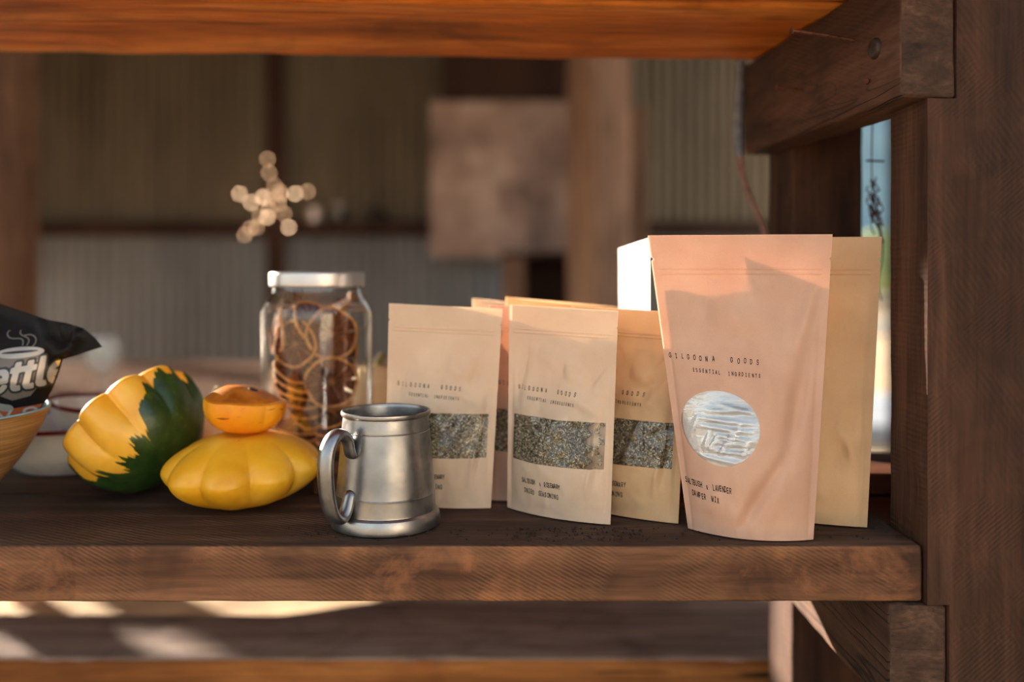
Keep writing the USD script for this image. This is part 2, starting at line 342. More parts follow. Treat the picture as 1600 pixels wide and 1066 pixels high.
YEL = mat('squash_yellow', {"g": ("geometry", {}), "n": ("noise_texture", {"scale": 26.0, "detail": 4.0}), "n2": ("noise_texture", {"scale": 260.0, "detail": 2.0}),
    "r": ("rgb_ramp", {"ramp": [(0.3, lin(214, 150, 20)), (0.55, lin(232, 172, 40)), (0.75, lin(240, 190, 66))]}), "v": ("voronoi_texture", {"scale": 42.0}), "vr": ("rgb_ramp", {"ramp": [(0.035, (1, 1, 1)), (0.06, (0, 0, 0))]}),
    "k": ("mix", {"color2": lin(70, 40, 10)}), "p": ("principled_bsdf", {"roughness": 0.36, "specular_ior_level": 0.45, "subsurface_weight": 0.12, "subsurface_radius": (1.0, 0.5, 0.1), "subsurface_scale": 0.006}), "b": ("bump", {"strength": 0.08, "distance": 0.001})},
    [("g.position", "n.vector"), ("g.position", "n2.vector"), ("g.position", "v.vector"), ("n.fac", "r.fac"), ("v.distance", "vr.fac"), ("vr.color", "k.fac"), ("r.color", "k.color1"), ("k.color", "p.base_color"), ("n2.fac", "b.height"), ("b.normal", "p.normal")])
ORG = mat('squash_orange', {"g": ("geometry", {}), "n": ("noise_texture", {"scale": 30.0, "detail": 4.0}), "m": ("mapping", {"scale": (0.25, 0.25, 1.6)}), "s": ("noise_texture", {"scale": 150.0, "detail": 3.0}),
    "r": ("rgb_ramp", {"ramp": [(0.3, lin(226, 128, 10)), (0.7, lin(246, 168, 34))]}), "sr": ("rgb_ramp", {"ramp": [(0.66, (0, 0, 0)), (0.72, (1, 1, 1))]}), "k": ("mix", {"color2": lin(140, 70, 14)}),
    "p": ("principled_bsdf", {"roughness": 0.33, "subsurface_weight": 0.12, "subsurface_radius": (1.0, 0.45, 0.08), "subsurface_scale": 0.006})},
    [("g.position", "n.vector"), ("g.position", "m.vector"), ("m.vector", "s.vector"), ("n.fac", "r.fac"), ("s.fac", "sr.fac"), ("sr.color", "k.fac"), ("r.color", "k.color1"), ("k.color", "p.base_color")])
ORG_CAP = noisy('squash_scar', [(0.3, lin(140, 70, 18)), (0.7, lin(206, 122, 34))], 60.0, 4.0, 0.35)
STRIPED = mat('squash_striped', {"a": ("attribute", {"attribute": "green"}), "g": ("geometry", {}), "n": ("noise_texture", {"scale": 26.0, "detail": 4.0}), "n3": ("noise_texture", {"scale": 110.0, "detail": 4.0, "roughness": 0.7}),
    "rg": ("rgb_ramp", {"ramp": [(0.3, lin(26, 46, 18)), (0.6, lin(44, 70, 26)), (0.8, lin(92, 112, 40))]}), "ry": ("rgb_ramp", {"ramp": [(0.3, lin(222, 156, 28)), (0.7, lin(240, 186, 66))]}),
    "ma": ("math", {"math_type": "multiply_add", "value2": 0.34}), "st": ("rgb_ramp", {"ramp": [(0.645, (0, 0, 0)), (0.69, (1, 1, 1))]}), "x": ("mix", {}),
    "p": ("principled_bsdf", {"roughness": 0.33, "specular_ior_level": 0.5, "subsurface_weight": 0.08, "subsurface_radius": (1.0, 0.5, 0.1), "subsurface_scale": 0.005})},
    [("g.position", "n.vector"), ("g.position", "n3.vector"), ("n3.fac", "ma.value1"), ("a.fac", "ma.value3"), ("ma.value", "st.fac"), ("st.color", "x.fac"), ("n3.fac", "rg.fac"), ("n.fac", "ry.fac"),
     ("ry.color", "x.color1"), ("rg.color", "x.color2"), ("x.color", "p.base_color")])
GOURD = noisy('buff_skin', [(0.3, lin(206, 174, 132)), (0.7, lin(232, 206, 168))], 30.0, 4.0, 0.5)
STEM = noisy('squash_stem', [(0.3, lin(112, 104, 52)), (0.7, lin(170, 150, 92))], 90.0, 3.0, 0.8)
BAMBOO = noisy('coiled_bamboo', [(0.25, lin(112, 80, 46)), (0.5, lin(164, 126, 80)), (0.75, lin(206, 168, 118))], 90.0, 4.0, 0.38, stretch=(0.12, 0.12, 4.5), bump=0.3, dist=0.0006)
LACQUER = plain('blue_lacquer', lin(150, 196, 206), 0.18)
ENAMEL = noisy('white_enamel', [(0.3, lin(206, 208, 208)), (0.7, lin(226, 228, 226))], 30.0, 2.0, 0.16)
ENAMEL_RIM = plain('dark_red_enamel', lin(96, 22, 26), 0.12)
FOIL = noisy('black_foil', [(0.3, lin(14, 11, 9)), (0.7, lin(22, 17, 14))], 40.0, 3.0, 0.45, bump=0.25, dist=0.004, spec=0.14)
SILVER_INK = plain('silver_ink', lin(158, 150, 142), 0.35, 0.45)
WHITE_INK = plain('white_ink', lin(176, 166, 158), 0.5)
ORANGE_INK = noisy('orange_band_ink', [(0.3, lin(150, 66, 22)), (0.7, lin(176, 84, 34))], 40.0, 3.0, 0.38, bump=0.2, dist=0.004)
BLACK_INK = plain('gloss_black_ink', lin(16, 12, 10), 0.35)
GREY_INK = plain('grey_ink', lin(104, 94, 86), 0.4, 0.3)
RUST = noisy('rusty_iron', [(0.3, lin(70, 42, 30)), (0.7, lin(122, 80, 58))], 200.0, 4.0, 0.6, 0.6)
DARKIRON = noisy('dark_iron', [(0.3, lin(44, 36, 32)), (0.7, lin(78, 64, 56))], 160.0, 4.0, 0.55, 0.5)
LEATHER = noisy('worn_strap', [(0.3, lin(120, 84, 72)), (0.7, lin(170, 124, 106))], 80.0, 3.0, 0.5)
TAPE = noisy('grey_tape', [(0.3, lin(88, 92, 104)), (0.7, lin(132, 136, 148))], 80.0, 3.0, 0.45)
ZINC = [noisy('zinc_brown', [(0.3, lin(92, 78, 60)), (0.55, lin(115, 101, 81)), (0.75, lin(131, 117, 96))], 3.0, 5.0, 0.45, 0.35, stretch=(1, 1, 0.3), rr=(0.38, 0.6)),
        noisy('zinc_grey', [(0.3, lin(109, 108, 108)), (0.7, lin(137, 137, 138))], 3.0, 5.0, 0.42, 0.45, stretch=(1, 1, 0.3), rr=(0.36, 0.55))]  # upper sheet row darker and browner, lower row greyer
CANVAS = noisy('stained_board', [(0.3, lin(112, 88, 76)), (0.5, lin(168, 136, 120)), (0.72, lin(208, 180, 160))], 2.6, 4.0, 0.8)
DIRT = noisy('dry_dirt', [(0.3, lin(150, 118, 86)), (0.7, lin(206, 176, 136))], 5.0, 6.0, 0.95, bump=0.6, dist=0.02)
ROOFIRON = plain('roof_iron', lin(126, 112, 96), 0.6, 0.2)
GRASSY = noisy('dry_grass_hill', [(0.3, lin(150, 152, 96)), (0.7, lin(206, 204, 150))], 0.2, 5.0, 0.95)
SKY_HILL = noisy('sky_tone_hill', [(0.3, lin(96, 122, 130)), (0.7, lin(134, 158, 164))], 0.02, 5.0, 0.95)  # blue sky haze put into the surface colour
CONCRETE = noisy('grey_concrete', [(0.3, lin(126, 130, 136)), (0.7, lin(170, 174, 180))], 3.0, 4.0, 0.9)
CREAM = noisy('cream_wall', [(0.3, lin(232, 214, 190)), (0.7, lin(244, 230, 210))], 1.0, 3.0, 0.9)
FOLIAGE = noisy('olive_foliage', [(0.3, lin(96, 108, 62)), (0.7, lin(160, 166, 106))], 2.0, 4.0, 0.9)
TIN = plain('tin', lin(206, 186, 176), 0.35, 0.6)
BULB = mat('warm_bulb', {"e": ("emission", {"color": lin(255, 208, 164), "strength": 0.5})}, [], surface="e.emission")
BULB_DIM = mat('warm_bulb_dim', {"e": ("emission", {"color": lin(255, 200, 150), "strength": 0.24})}, [], surface="e.emission")

SH = CAMZ - 0.218          # top of the shelf
SO = SH + 0.0007           # what stands on it starts here
SB = CAMZ - 0.264          # its underside
UB = CAMZ + 0.2475         # underside of the upper shelf

# ------------------------------------------------------------------ the shed (setting)
BACK = 6.2
def corrugated(x0, x1, z0, z1, y, pitch=0.076, depth=0.012, n=9, thick=0.002):
    k = int(round((x1 - x0) / pitch * n)) + 1
    x = np.linspace(x0, x1, k); yy = y + depth * np.cos(x / pitch * 2 * np.pi)
    front = np.stack([x, yy], 1); back = front + [0, thick]
    ring = np.vstack([front, back[::-1]])
    v = np.vstack([np.c_[ring, np.full(len(ring), z0)], np.c_[ring, np.full(len(ring), z1)]])
    return v, raw((v, grid_faces(len(ring), 2, True)))[1]

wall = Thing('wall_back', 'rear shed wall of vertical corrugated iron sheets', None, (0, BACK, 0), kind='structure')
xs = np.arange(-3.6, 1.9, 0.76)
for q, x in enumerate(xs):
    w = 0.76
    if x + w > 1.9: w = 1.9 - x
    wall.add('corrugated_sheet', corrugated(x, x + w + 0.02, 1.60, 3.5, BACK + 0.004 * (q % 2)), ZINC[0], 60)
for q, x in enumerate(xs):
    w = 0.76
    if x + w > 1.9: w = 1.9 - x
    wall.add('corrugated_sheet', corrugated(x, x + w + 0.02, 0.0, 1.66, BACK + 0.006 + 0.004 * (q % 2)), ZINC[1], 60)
zg = CAMZ + (430 - 357) / F * 6.1
wall.add('girt', timber(-3.62, 1.9, BACK - 0.12, BACK - 0.012, zg - 0.05, zg + 0.05, 0.006, 0.3, 0.003, 1), W_bgdark)
for px in (430,):
    xc = (px - 800) / F * 6.05
    wall.add('wall_stud', timber(xc - 0.065, xc + 0.065, BACK - 0.16, BACK - 0.124, 0, 3.4, 0.006, 0.3, 0.003, 2), W_bgdark)
wall.add('header_beam', timber(P(690, 0, 5.9)[0], P(893, 0, 5.9)[0], 5.86, 5.98, P(0, 172, 5.9)[2], P(0, 60, 5.9)[2], 0.006, 0.2, 0.003, 3), W_bgdark)

WX = -3.6
# left wall: upright boards, unseen; its openings are shaped to drop sun on chosen spots
def to_wall(p):
    t = (p[0] - WX) / -S[0]
    return p[1] + t * S[1], p[2] + t * S[2]
openings = []
# made-up opening, shaped so the sun lights the tall pouches
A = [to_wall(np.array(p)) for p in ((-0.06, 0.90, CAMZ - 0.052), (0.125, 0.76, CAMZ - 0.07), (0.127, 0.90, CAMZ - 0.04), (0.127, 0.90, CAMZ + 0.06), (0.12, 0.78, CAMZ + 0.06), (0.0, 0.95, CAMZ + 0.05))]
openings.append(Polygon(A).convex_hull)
# another added opening, whose light only grazes the things at the back of the shelf
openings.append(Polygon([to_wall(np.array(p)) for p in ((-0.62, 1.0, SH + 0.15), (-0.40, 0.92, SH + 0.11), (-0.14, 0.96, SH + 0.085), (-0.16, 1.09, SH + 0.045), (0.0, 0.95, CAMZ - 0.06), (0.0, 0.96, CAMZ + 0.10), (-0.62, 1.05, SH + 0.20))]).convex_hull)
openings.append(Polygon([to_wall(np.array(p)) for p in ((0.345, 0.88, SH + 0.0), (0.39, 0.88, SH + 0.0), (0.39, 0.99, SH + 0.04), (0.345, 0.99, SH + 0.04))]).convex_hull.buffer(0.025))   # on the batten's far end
# added openings cut to the outline of two sun patches on the low shelf
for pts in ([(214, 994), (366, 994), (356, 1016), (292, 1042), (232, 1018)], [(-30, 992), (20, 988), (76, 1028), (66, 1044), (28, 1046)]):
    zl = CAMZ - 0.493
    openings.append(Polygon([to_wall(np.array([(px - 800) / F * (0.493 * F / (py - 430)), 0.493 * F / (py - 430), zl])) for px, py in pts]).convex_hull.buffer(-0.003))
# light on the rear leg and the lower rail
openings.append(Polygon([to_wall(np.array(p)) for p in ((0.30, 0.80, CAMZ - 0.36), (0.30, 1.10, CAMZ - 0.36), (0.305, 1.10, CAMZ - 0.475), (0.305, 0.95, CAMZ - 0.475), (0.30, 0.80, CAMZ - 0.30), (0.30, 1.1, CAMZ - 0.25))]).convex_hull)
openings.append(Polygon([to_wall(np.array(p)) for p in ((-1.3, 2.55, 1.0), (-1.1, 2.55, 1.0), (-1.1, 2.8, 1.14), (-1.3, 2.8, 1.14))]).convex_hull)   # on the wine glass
openings.append(sbox(4.6, 0.0, 6.19, 1.36))     # low opening added to put sun on the ground
openings += [sbox(4.7, z, 6.1, z + 0.0095) for z in np.arange(1.44, 2.05, 0.031)]     # thin slits above it, added for weak sun on the table
holes = shapely.union_all(openings)
lw = Thing('sun_mask_wall', 'unseen left shed wall of upright boards with gaps shaped for sunlight', None, (WX, 3.0, 0), kind='structure')
yb = 0.9
q = 0
while yb < 6.19:
    wdt = min(0.19, 6.19 - yb)
    strip = sbox(yb, 0, yb + wdt - 0.003, 3.5).difference(holes)
    for g in getattr(strip, 'geoms', [strip]):
        if g.area > 1e-4:
            m = trimesh.creation.extrude_polygon(g, 0.022, engine='earcut')
            v, f = raw(m)
            lw.add('wall_board', (np.stack([WX - v[:, 2] - 0.004 * (q % 2), v[:, 0], v[:, 1]], 1), f), W_bgdark, False)
    yb += wdt; q += 1
single('sky_block_wall', join(*[timber(1.8, 1.83, a, a + 0.24, 0, 3.5, 0.004, 0.5, 0.001, 7) for a in np.arange(-0.6, 4.2, 0.245)]), W_bgdark, 'unseen right wall of upright dark boards added to block sky light', kind='structure')  # out of view, added to hold back sky light from the right
single('ceiling', timber(-3.9, 2.2, 0.15, 6.6, 3.5, 3.54, 0.004, 0.5, 0.0, 1), ROOFIRON, 'low iron shed roof', kind='structure')
gx, gy = np.meshgrid(np.r_[-900, -60, -30, np.linspace(-8, 8, 90), 30, 60, 900], np.r_[-900, -60, -30, np.linspace(-8, 12, 110), 30, 60, 900])
gz = 0.03 * (meshkit.fbm(np.stack([gx * 1.5, gy * 1.5, 0 * gx], -1), 4, 3) - 0.5)
single('ground', (np.stack([gx, gy, gz - 0.02], -1).reshape(-1, 3), raw((np.zeros((gx.size, 3)), grid_faces(gx.shape[1], gx.shape[0])))[1]), DIRT, 'dry pale dirt ground in and around the shed', kind='structure', smooth=True)
# the post at the left of the picture
single('timber_post', timber(P(-22, 0, 4.5)[0], P(46, 0, 4.5)[0], 4.42, 4.6, -0.02, 3.5, 0.012, 0.2, 0.006, 5), W_bg, 'heavy timber post of the shed at the left edge', 'post')
# square pillar in the middle
pil = trimesh.Trimesh(*timber(-0.125, 0.125, -0.125, 0.125, -0.02, 3.5, 0.012, 0.12, 0.006, 6), process=False)
single('timber_post', xf(pil, rot([0, 0, 1], 32), (P(936, 0, 4.8)[0], 4.8, 0)), W_pillar, 'thick square timber post in front of the mottled board', 'post')

# ------------------------------------------------------------------ outside, behind the gap on the right
def blob(c, r, seed, sub=4, amp=0.35, freq=1.6):
    m = trimesh.creation.icosphere(sub); v = np.array(m.vertices)
    v = v * (1 + amp * (meshkit.fbm(v * freq + seed, 4, seed) - 0.5) * 2)[:, None]
    return v * np.asarray(r) + np.asarray(c), m.faces
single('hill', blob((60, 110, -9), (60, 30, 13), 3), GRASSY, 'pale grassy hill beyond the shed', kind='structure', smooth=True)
single('hill', blob((330, 700, -60), (420, 160, 215), 4, 5), SKY_HILL, 'tall blue green hill added in place of sky, with haze in its colour', kind='structure', smooth=True)  # added where sky would show, its blue haze is in the colour
house = Thing('outbuilding', 'cream walled outbuilding seen through the gap beside the right post', 'building', (9.2, 22, 0))
house.add('wall', mbox(7.4, 12.5, 20, 25, -0.02, 0.62), CREAM, False)
house.add('roof', mbox(7.2, 12.7, 19.8, 25.2, 0.62, 0.78), ROOFIRON, False)
opp = Thing('bounce_wall', 'added unseen cream weatherboard wall that bounces sunlight into the shed', None, (9, -9, 0), kind='structure')  # unseen, added to bounce warm sunlight onto the fronts
for k in range(19):
    opp.add('weatherboard', timber(3.0, 15.0, -9.03, -9.0, 0.2 + 0.2 * k, 0.395 + 0.2 * k, 0.004, 1.5, 0.0, 70), CREAM)
opp.add('roof', xf(mbox(2.5, 15.5, -3.0, 0.5, 0, 0.1), rot([1, 0, 0], -25), (0, -8.8, 3.95)), ROOFIRON, False)
opp.add('footing', mbox(3.05, 14.95, -9.2, -9.03, -0.1, 4.0), CONCRETE, False)
single('concrete_step', timber(2.2, 5.2, 7.0, 9.0, -0.02, 0.12, 0.02, 0.4, 0.004, 9), CONCRETE, 'grey concrete step on the ground outside the shed corner', 'step')
single('shrub', blob((15.4, 37, 1.0), (2.6, 2.2, 2.1), 9), FOLIAGE, 'olive shrub far off beside the outbuilding', 'shrub', smooth=True)

# ------------------------------------------------------------------ furniture and things at the back of the shed
tb = Thing('plank_table', 'long rough plank table in front of the corrugated wall', 'table', (-1.0, 3.1, 0))
zt = CAMZ - 0.36
for k, (a, b) in enumerate(((2.52, 2.80), (2.806, 3.10), (3.106, 3.40), (3.406, 3.72))):
    tb.add('plank', timber(-2.1, 0.15, a, b, zt - 0.045, zt + 0.002 * (k % 2), 0.005, 0.2, 0.003, 20 + k), W_table)
for x in (-1.95, 0.02):
    for y in (2.62, 3.62):
        tb.add('leg', timber(x - 0.045, x + 0.045, y - 0.045, y + 0.045, -0.02, zt - 0.045, 0.006, 0.3, 0.003, 25), W_table)
tb.add('apron', timber(-1.9, -0.03, 2.60, 2.64, zt - 0.15, zt - 0.045, 0.004, 0.3, 0.002, 26), W_table)

wg = Thing('wine_glass', 'stemmed wine glass standing on the plank table behind the bowls', 'glass', P(161, 0, 2.66) * [1, 1, 0] + [0, 0, zt + 0.002])
c = wg.base
prof_o = [(0.0, 0.0), (0.034, 0.0), (0.034, 0.0015), (0.012, 0.005), (0.0042, 0.012), (0.0036, 0.04), (0.005, 0.058), (0.02, 0.066), (0.036, 0.082), (0.046, 0.104), (0.05, 0.128), (0.047, 0.152), (0.0425, 0.176)]
prof_i = [(0.0413, 0.176), (0.0458, 0.152), (0.0487, 0.128), (0.0447, 0.104), (0.0345, 0.083), (0.018, 0.069), (0.0, 0.064)]
wg.add('goblet', xf(lathe(prof_o + prof_i, 64), None, c), WHITENED, True)

bd = Thing('weathered_board', 'large stained board hung on the back wall beside the square post', 'board', P(778, 400, 5.8))
x0, x1 = P(672, 0, 5.8)[0], P(893, 0, 5.8)[0]
bd.add('panel', timber(x0, x1, 5.795, 5.815, P(0, 402, 5.8)[2], P(0, 158, 5.8)[2], 0.006, 0.05, 0.004, 31, 4.0), CANVAS)
bd.add('batten', timber(x0 + 0.05, x0 + 0.12, 5.818, 6.06, P(0, 390, 5.8)[2], P(0, 170, 5.8)[2], 0.004, 0.2, 0.001, 32), W_bgdark)
bd.add('batten', timber(x1 - 0.12, x1 - 0.05, 5.818, 6.06, P(0, 390, 5.8)[2], P(0, 170, 5.8)[2], 0.004, 0.2, 0.001, 33), W_bgdark)
single('leaning_plank', timber(P(984, 0, 5.7)[0], P(1011, 0, 5.7)[0], 5.66, 5.7, -0.02, P(0, 168, 5.7)[2], 0.005, 0.1, 0.003, 34), W_bg, 'single upright plank just right of the square post', 'plank')
cb = Thing('cupboard', 'dark open fronted timber cupboard under the stained board', 'cupboard', (0.14, 5.5, 0))
cx0, cx1, cz = P(786, 0, 5.3)[0], P(905, 0, 5.3)[0], P(0, 402, 5.3)[2]
for nm, b in (('side_panel', (cx0, cx0 + 0.13, 5.3, 5.7, -0.02, cz)), ('side_panel', (cx1 - 0.05, cx1, 5.3, 5.7, -0.02, cz)), ('back_panel', (cx0 + 0.13, cx1 - 0.05, 5.66, 5.7, -0.02, cz)),
              ('shelf_board', (cx0 + 0.13, cx1 - 0.05, 5.31, 5.66, 0.7, 0.74)), ('top_board', (cx0 - 0.01, cx1 + 0.01, 5.29, 5.71, cz, cz + 0.03))):
    cb.add(nm, timber(*b, 0.004, 0.2, 0.002, 35), W_bgdark if nm != 'side_panel' else W_bg)

# clutter on the girt ledge
gt = zg + 0.05
tin = Thing('tin_can', 'dull pink tin can on the wall ledge beside the star', 'can', (P(490, 0, 6.1)[0], 6.13, gt))
tin.add('body', xf(lathe([(0, 0), (0.05, 0), (0.05, 0.002), (0.048, 0.006), (0.048, 0.085), (0.05, 0.09), (0.046, 0.09), (0.044, 0.01), (0, 0.01)], 40), None, tin.base), TIN)
jr = Thing('glass_jar', 'small glass jar on the wall ledge right of the tin can', 'jar', (P(527, 0, 6.1)[0], 6.13, gt))
jr.add('body', xf(lathe([(0, 0), (0.04, 0), (0.046, 0.006), (0.046, 0.07), (0.036, 0.086), (0.036, 0.1), (0.033, 0.1), (0.033, 0.086), (0.042, 0.068), (0.042, 0.01), (0, 0.006)], 40), None, jr.base), GLASS, True)
jr.add('lid', xf(lathe([(0, 0.1), (0.039, 0.1), (0.039, 0.114), (0.036, 0.116), (0, 0.116)], 40), None, jr.base), TIN)
pt = Thing('oil_can', 'dark spouted oil can silhouette on the wall ledge', 'oil can', (P(590, 0, 6.1)[0], 6.13, gt))
pt.add('body', xf(lathe([(0, 0), (0.06, 0), (0.062, 0.004), (0.06, 0.05), (0.035, 0.085), (0.012, 0.1), (0.01, 0.11), (0, 0.11)], 32), None, pt.base), DARKIRON)
pt.add('spout', sweep(spline([pt.base + [0, 0, 0.1], pt.base + [0.004, 0, 0.15], pt.base + [0.03, 0, 0.2]], 12), np.linspace(0.008, 0.003, 12), sides=10), DARKIRON)
pt.add('handle', sweep(spline([pt.base + [-0.055, 0, 0.03], pt.base + [-0.09, 0, 0.06], pt.base + [-0.06, 0, 0.1], pt.base + [-0.02, 0, 0.095]], 16), 0.005, sides=8), DARKIRON)

# the star of fairy lights
SD = 5.9
star = Thing('star_light', 'lit wire star of fairy lights hung on the wall stud', 'star light', P(425, 315, SD) )
tips = [(421, 238), (442, 292), (492, 298), (452, 328), (462, 366), (424, 342), (380, 374), (396, 328), (362, 298), (406, 292)]
tp = [P(a, b, SD) for a, b in tips]
star.add('frame', join(*[sweep(np.linspace(tp[k], tp[(k + 1) % 10], 3), 0.0035, sides=6) for k in range(10)]), DARKIRON)
star.add('hook', sweep(spline([tp[0], tp[0] + [0.0, 0.06, 0.02], tp[0] + [0, 0.145, 0.0]], 8), 0.004, sides=6), DARKIRON)
bulbs = [(320, 118), (330, 205), (365, 290), (402, 330), (405, 352), (497, 340), (575, 325), (140, 340), (215, 397), (292, 360), (310, 375), (390, 400), (425, 467), (455, 556), (320, 490), (272, 482), (250, 553), (212, 560), (175, 602), (330, 440)]
for k, (a, b) in enumerate(bulbs):
    m = trimesh.creation.icosphere(2, 0.0085); m.apply_translation(P(340 + a / 4.1, 220 + b / 4.1, SD - 0.012))
    star.add('bulb', m, BULB if k in (5, 7, 9, 13, 14, 8) else BULB_DIM, True)

# ------------------------------------------------------------------ the timber shelf unit
sh = Thing('timber_shelf', 'heavy open shelf unit of dark rough sawn timber', 'shelf', (0, 0.9, 0))
Y0, Y1 = 0.722, 1.12
sh.add('shelf_plank', timber(-1.25, 0.3313, Y0, 0.893, SB, SH, 0.0035, 0.008, 0.0006, 41, 30.0), W_plank, 30)
sh.add('shelf_plank', timber(-1.25, 0.305, 0.896, Y1, SB + 0.002, SH - 0.0003, 0.003, 0.014, 0.0006, 42, 25.0), W_top)
sh.add('shelf_cleat', timber(0.306, 0.42, 0.80, 0.995, SB + 0.004, SH - 0.002, 0.003, 0.014, 0.0012, 43, 25.0), W_board)
# right front post, notched round the rails and the shelf
zr0, zr1 = CAMZ + 0.142, UB
post = mbox(0.333, 0.52, 0.718, 0.788, -0.02, 2.2) - mbox(0.2, 0.3563, 0.6, 0.9, zr0, 2.3) - mbox(0.2, 0.3505, 0.6, 0.9, -0.1, SB)
sh.add('post', solid_noise(post, 0.012, 0.0012, 25.0, 44), W_post, 25)
# right rear post
sh.add('post', timber(0.312, 0.392, 1.0, 1.09, -0.02, 2.2, 0.004, 0.02, 0.0014, 45), W_post)
# upper rail: from the notch back to the rear post, slightly askew
rl = timber(-0.0235, 0.0235, 0.0, 0.345, 0, UB - zr0, 0.004, 0.012, 0.0016, 46, 22.0)
ang = -math.degrees(math.atan2(0.036, 0.33))
sh.add('rail', xf(rl, rot([0, 0, 1], -ang), (0.3335, 0.7175, zr0)), W_rail, 30)
# lower rail under the shelf
lr = timber(0.303, 0.350, 0.720, 0.998, CAMZ - 0.356, SB - 0.001, 0.004, 0.012, 0.0014, 47, 22.0)
sh.add('rail', lr, W_rail, 30)
# left end of the unit, out of the frame
sh.add('post', timber(-1.30, -1.22, 0.73, 0.80, -0.02, SB, 0.004, 0.1, 0.001, 48), W_post)
sh.add('post', timber(-1.30, -1.22, 1.0, 1.09, -0.02, SB, 0.004, 0.1, 0.001, 49), W_post)
sh.add('post', timber(-1.34, -1.252, 0.86, 0.94, -0.02, 2.2, 0.004, 0.1, 0.001, 50), W_post)
# upper planks, laid on the rails
def tilt(m, z_left):
    v, f = raw(m)
    return v + np.stack([0 * v[:, 0], 0 * v[:, 0], z_left * (0.33 - v[:, 0]) / 0.93], 1), f
sh.add('shelf_plank', tilt(timber(-1.35, 0.42, 0.832, 1.045, UB + 0.0005, UB + 0.05, 0.006, 0.014, 0.0022, 51, 14.0), 0.012), W_under)
sh.add('shelf_plank', tilt(timber(-1.35, 0.352, 0.66, 0.828, UB + 0.0035, UB + 0.05, 0.006, 0.014, 0.002, 52, 14.0), 0.012), W_under)
# low shelf board at the back
LZ = CAMZ - 0.493
lb = timber(-1.3, 0.41, 1.15, 1.305, LZ - 0.12, LZ, 0.006, 0.02, 0.002, 53, 12.0)
v, f = raw(lb); back = v[:, 1] > 1.28
v[:, 1] += back * np.clip((v[:, 0] + 0.33) / 0.18, -0.0, 1) * 0.075
sh.add('low_board', (v, f), W_lowboard, 30, label='weathered low board with an orange brown front edge')
# nails and a bolt in the upper rail
def rail_point(px, py):
    "where the ray through the pixel meets the upper rail's inner face"
    n = np.array([math.cos(math.radians(ang)), -math.sin(math.radians(ang)), 0]); n = np.array([1, 0.036 / 0.33, 0]); n /= np.linalg.norm(n)
    p0 = np.array([0.3335 - 0.0235, 0.7175, 0])
    d = np.array([(px - 800) / F, 1, 0])
    s = (p0 - 0) @ n / (d @ n)
    return P(px, py, s)
def nail(root, tip, r=0.0017):
    d = (tip - root) / np.linalg.norm(tip - root)
    pts = np.array([root - d * 0.006, root, root + (tip - root) * 0.5 + [0, 0, 0.0006], tip - d * 0.0016, tip - d * 0.0015, tip])
    return sweep(pts, np.array([r, r, r, r, 2.1 * r, 2.1 * r]), sides=12)
a = rail_point(1334, 63); b = P(1236, 48, a[1] - 0.006)
sh.add('nail', nail(a, b), RUST)
a = rail_point(1256, 141); b = P(1213, 136, a[1] - 0.004)
sh.add('nail', nail(a, b, 0.0014), RUST)
a = rail_point(1357, 128)
sh.add('nail', nail(a, a + [-0.003, -0.002, 0], 0.0012), RUST)
a = rail_point(1368, 76)
n = np.array([-1, -0.036 / 0.33, 0]); n /= np.linalg.norm(n)
sh.add('bolt_head', xf(lathe([(0, -0.003), (0.009, -0.003), (0.009, 0.001), (0.0075, 0.0032), (0.004, 0.0045), (0, 0.005)], 28), basis(n), a), DARKIRON)

# the strap that hangs at the end of the upper rail
stp = Thing('hanging_strap', 'worn strap bound with grey tape hanging off the upper rail end', 'strap', P(1170, 235, 1.08))
pts = [P(1158, 96, 1.072), P(1156, 150, 1.075), P(1154, 195, 1.078), P(1156, 240, 1.08), P(1164, 285, 1.077), P(1180, 325, 1.07), P(1194, 360, 1.06), P(1200, 410, 1.055), P(1200, 470, 1.05)]
sp = spline(pts, 60)
stp.add('strap', sweep(sp[22:], 0.0035, 0.0022, 10, (1, 0, 0)), LEATHER)
stp.add('binding', sweep(sp[:24], np.r_[np.full(18, 0.0065), np.linspace(0.0065, 0.0042, 6)], 0.005, 12, (1, 0, 0)), TAPE)

# tangled wire that hangs behind the right post
tw = Thing('tangled_wire', 'tangle of rusty tie wire hanging in the gap beside the right post', 'wire', P(1368, 360, 0.95))
rng = np.random.default_rng(5)
wd = 0.97
tw.add('wire', sweep(spline([P(1366, 140, wd), P(1363, 200, wd), P(1362, 255, wd), P(1364, 300, wd), P(1370, 330, wd), P(1376, 360, wd), P(1379, 400, wd), P(1374, 430, wd), P(1378, 470, wd)], 50), 0.0008, sides=6), RUST)
for k in range(3):
    c0 = P(1364 + 3 * k, 305 + 22 * k, wd)
    an = np.linspace(0, 4.2 * np.pi, 40)
    rr = 0.002 + 0.006 * rng.random(40)
    loop = c0 + np.stack([rr * np.cos(an + k), 0.004 * np.sin(2 * an), 2.2 * rr * np.sin(an) + np.linspace(-0.012, 0.012, 40)], 1)
    tw.add('wire_coil', sweep(loop, 0.0008, sides=6), RUST)
tw.add('crosspiece', sweep(np.linspace(P(1353, 251, wd), P(1381, 252, wd), 4), 0.0011, sides=6), RUST)

# the board under the jar
single('timber_batten', solid_noise(mbox(-0.196, 0.43, 0.888, 1.03, SH + 0.0010, SH + 0.0215) - mbox(0.30, 0.5, 0.992, 1.1, 0, 2), 0.012, 0.0004, 20, 60), W_board, 'flat timber batten lying along the shelf under the glass jar', 'batten')
BT = SH + 0.0222

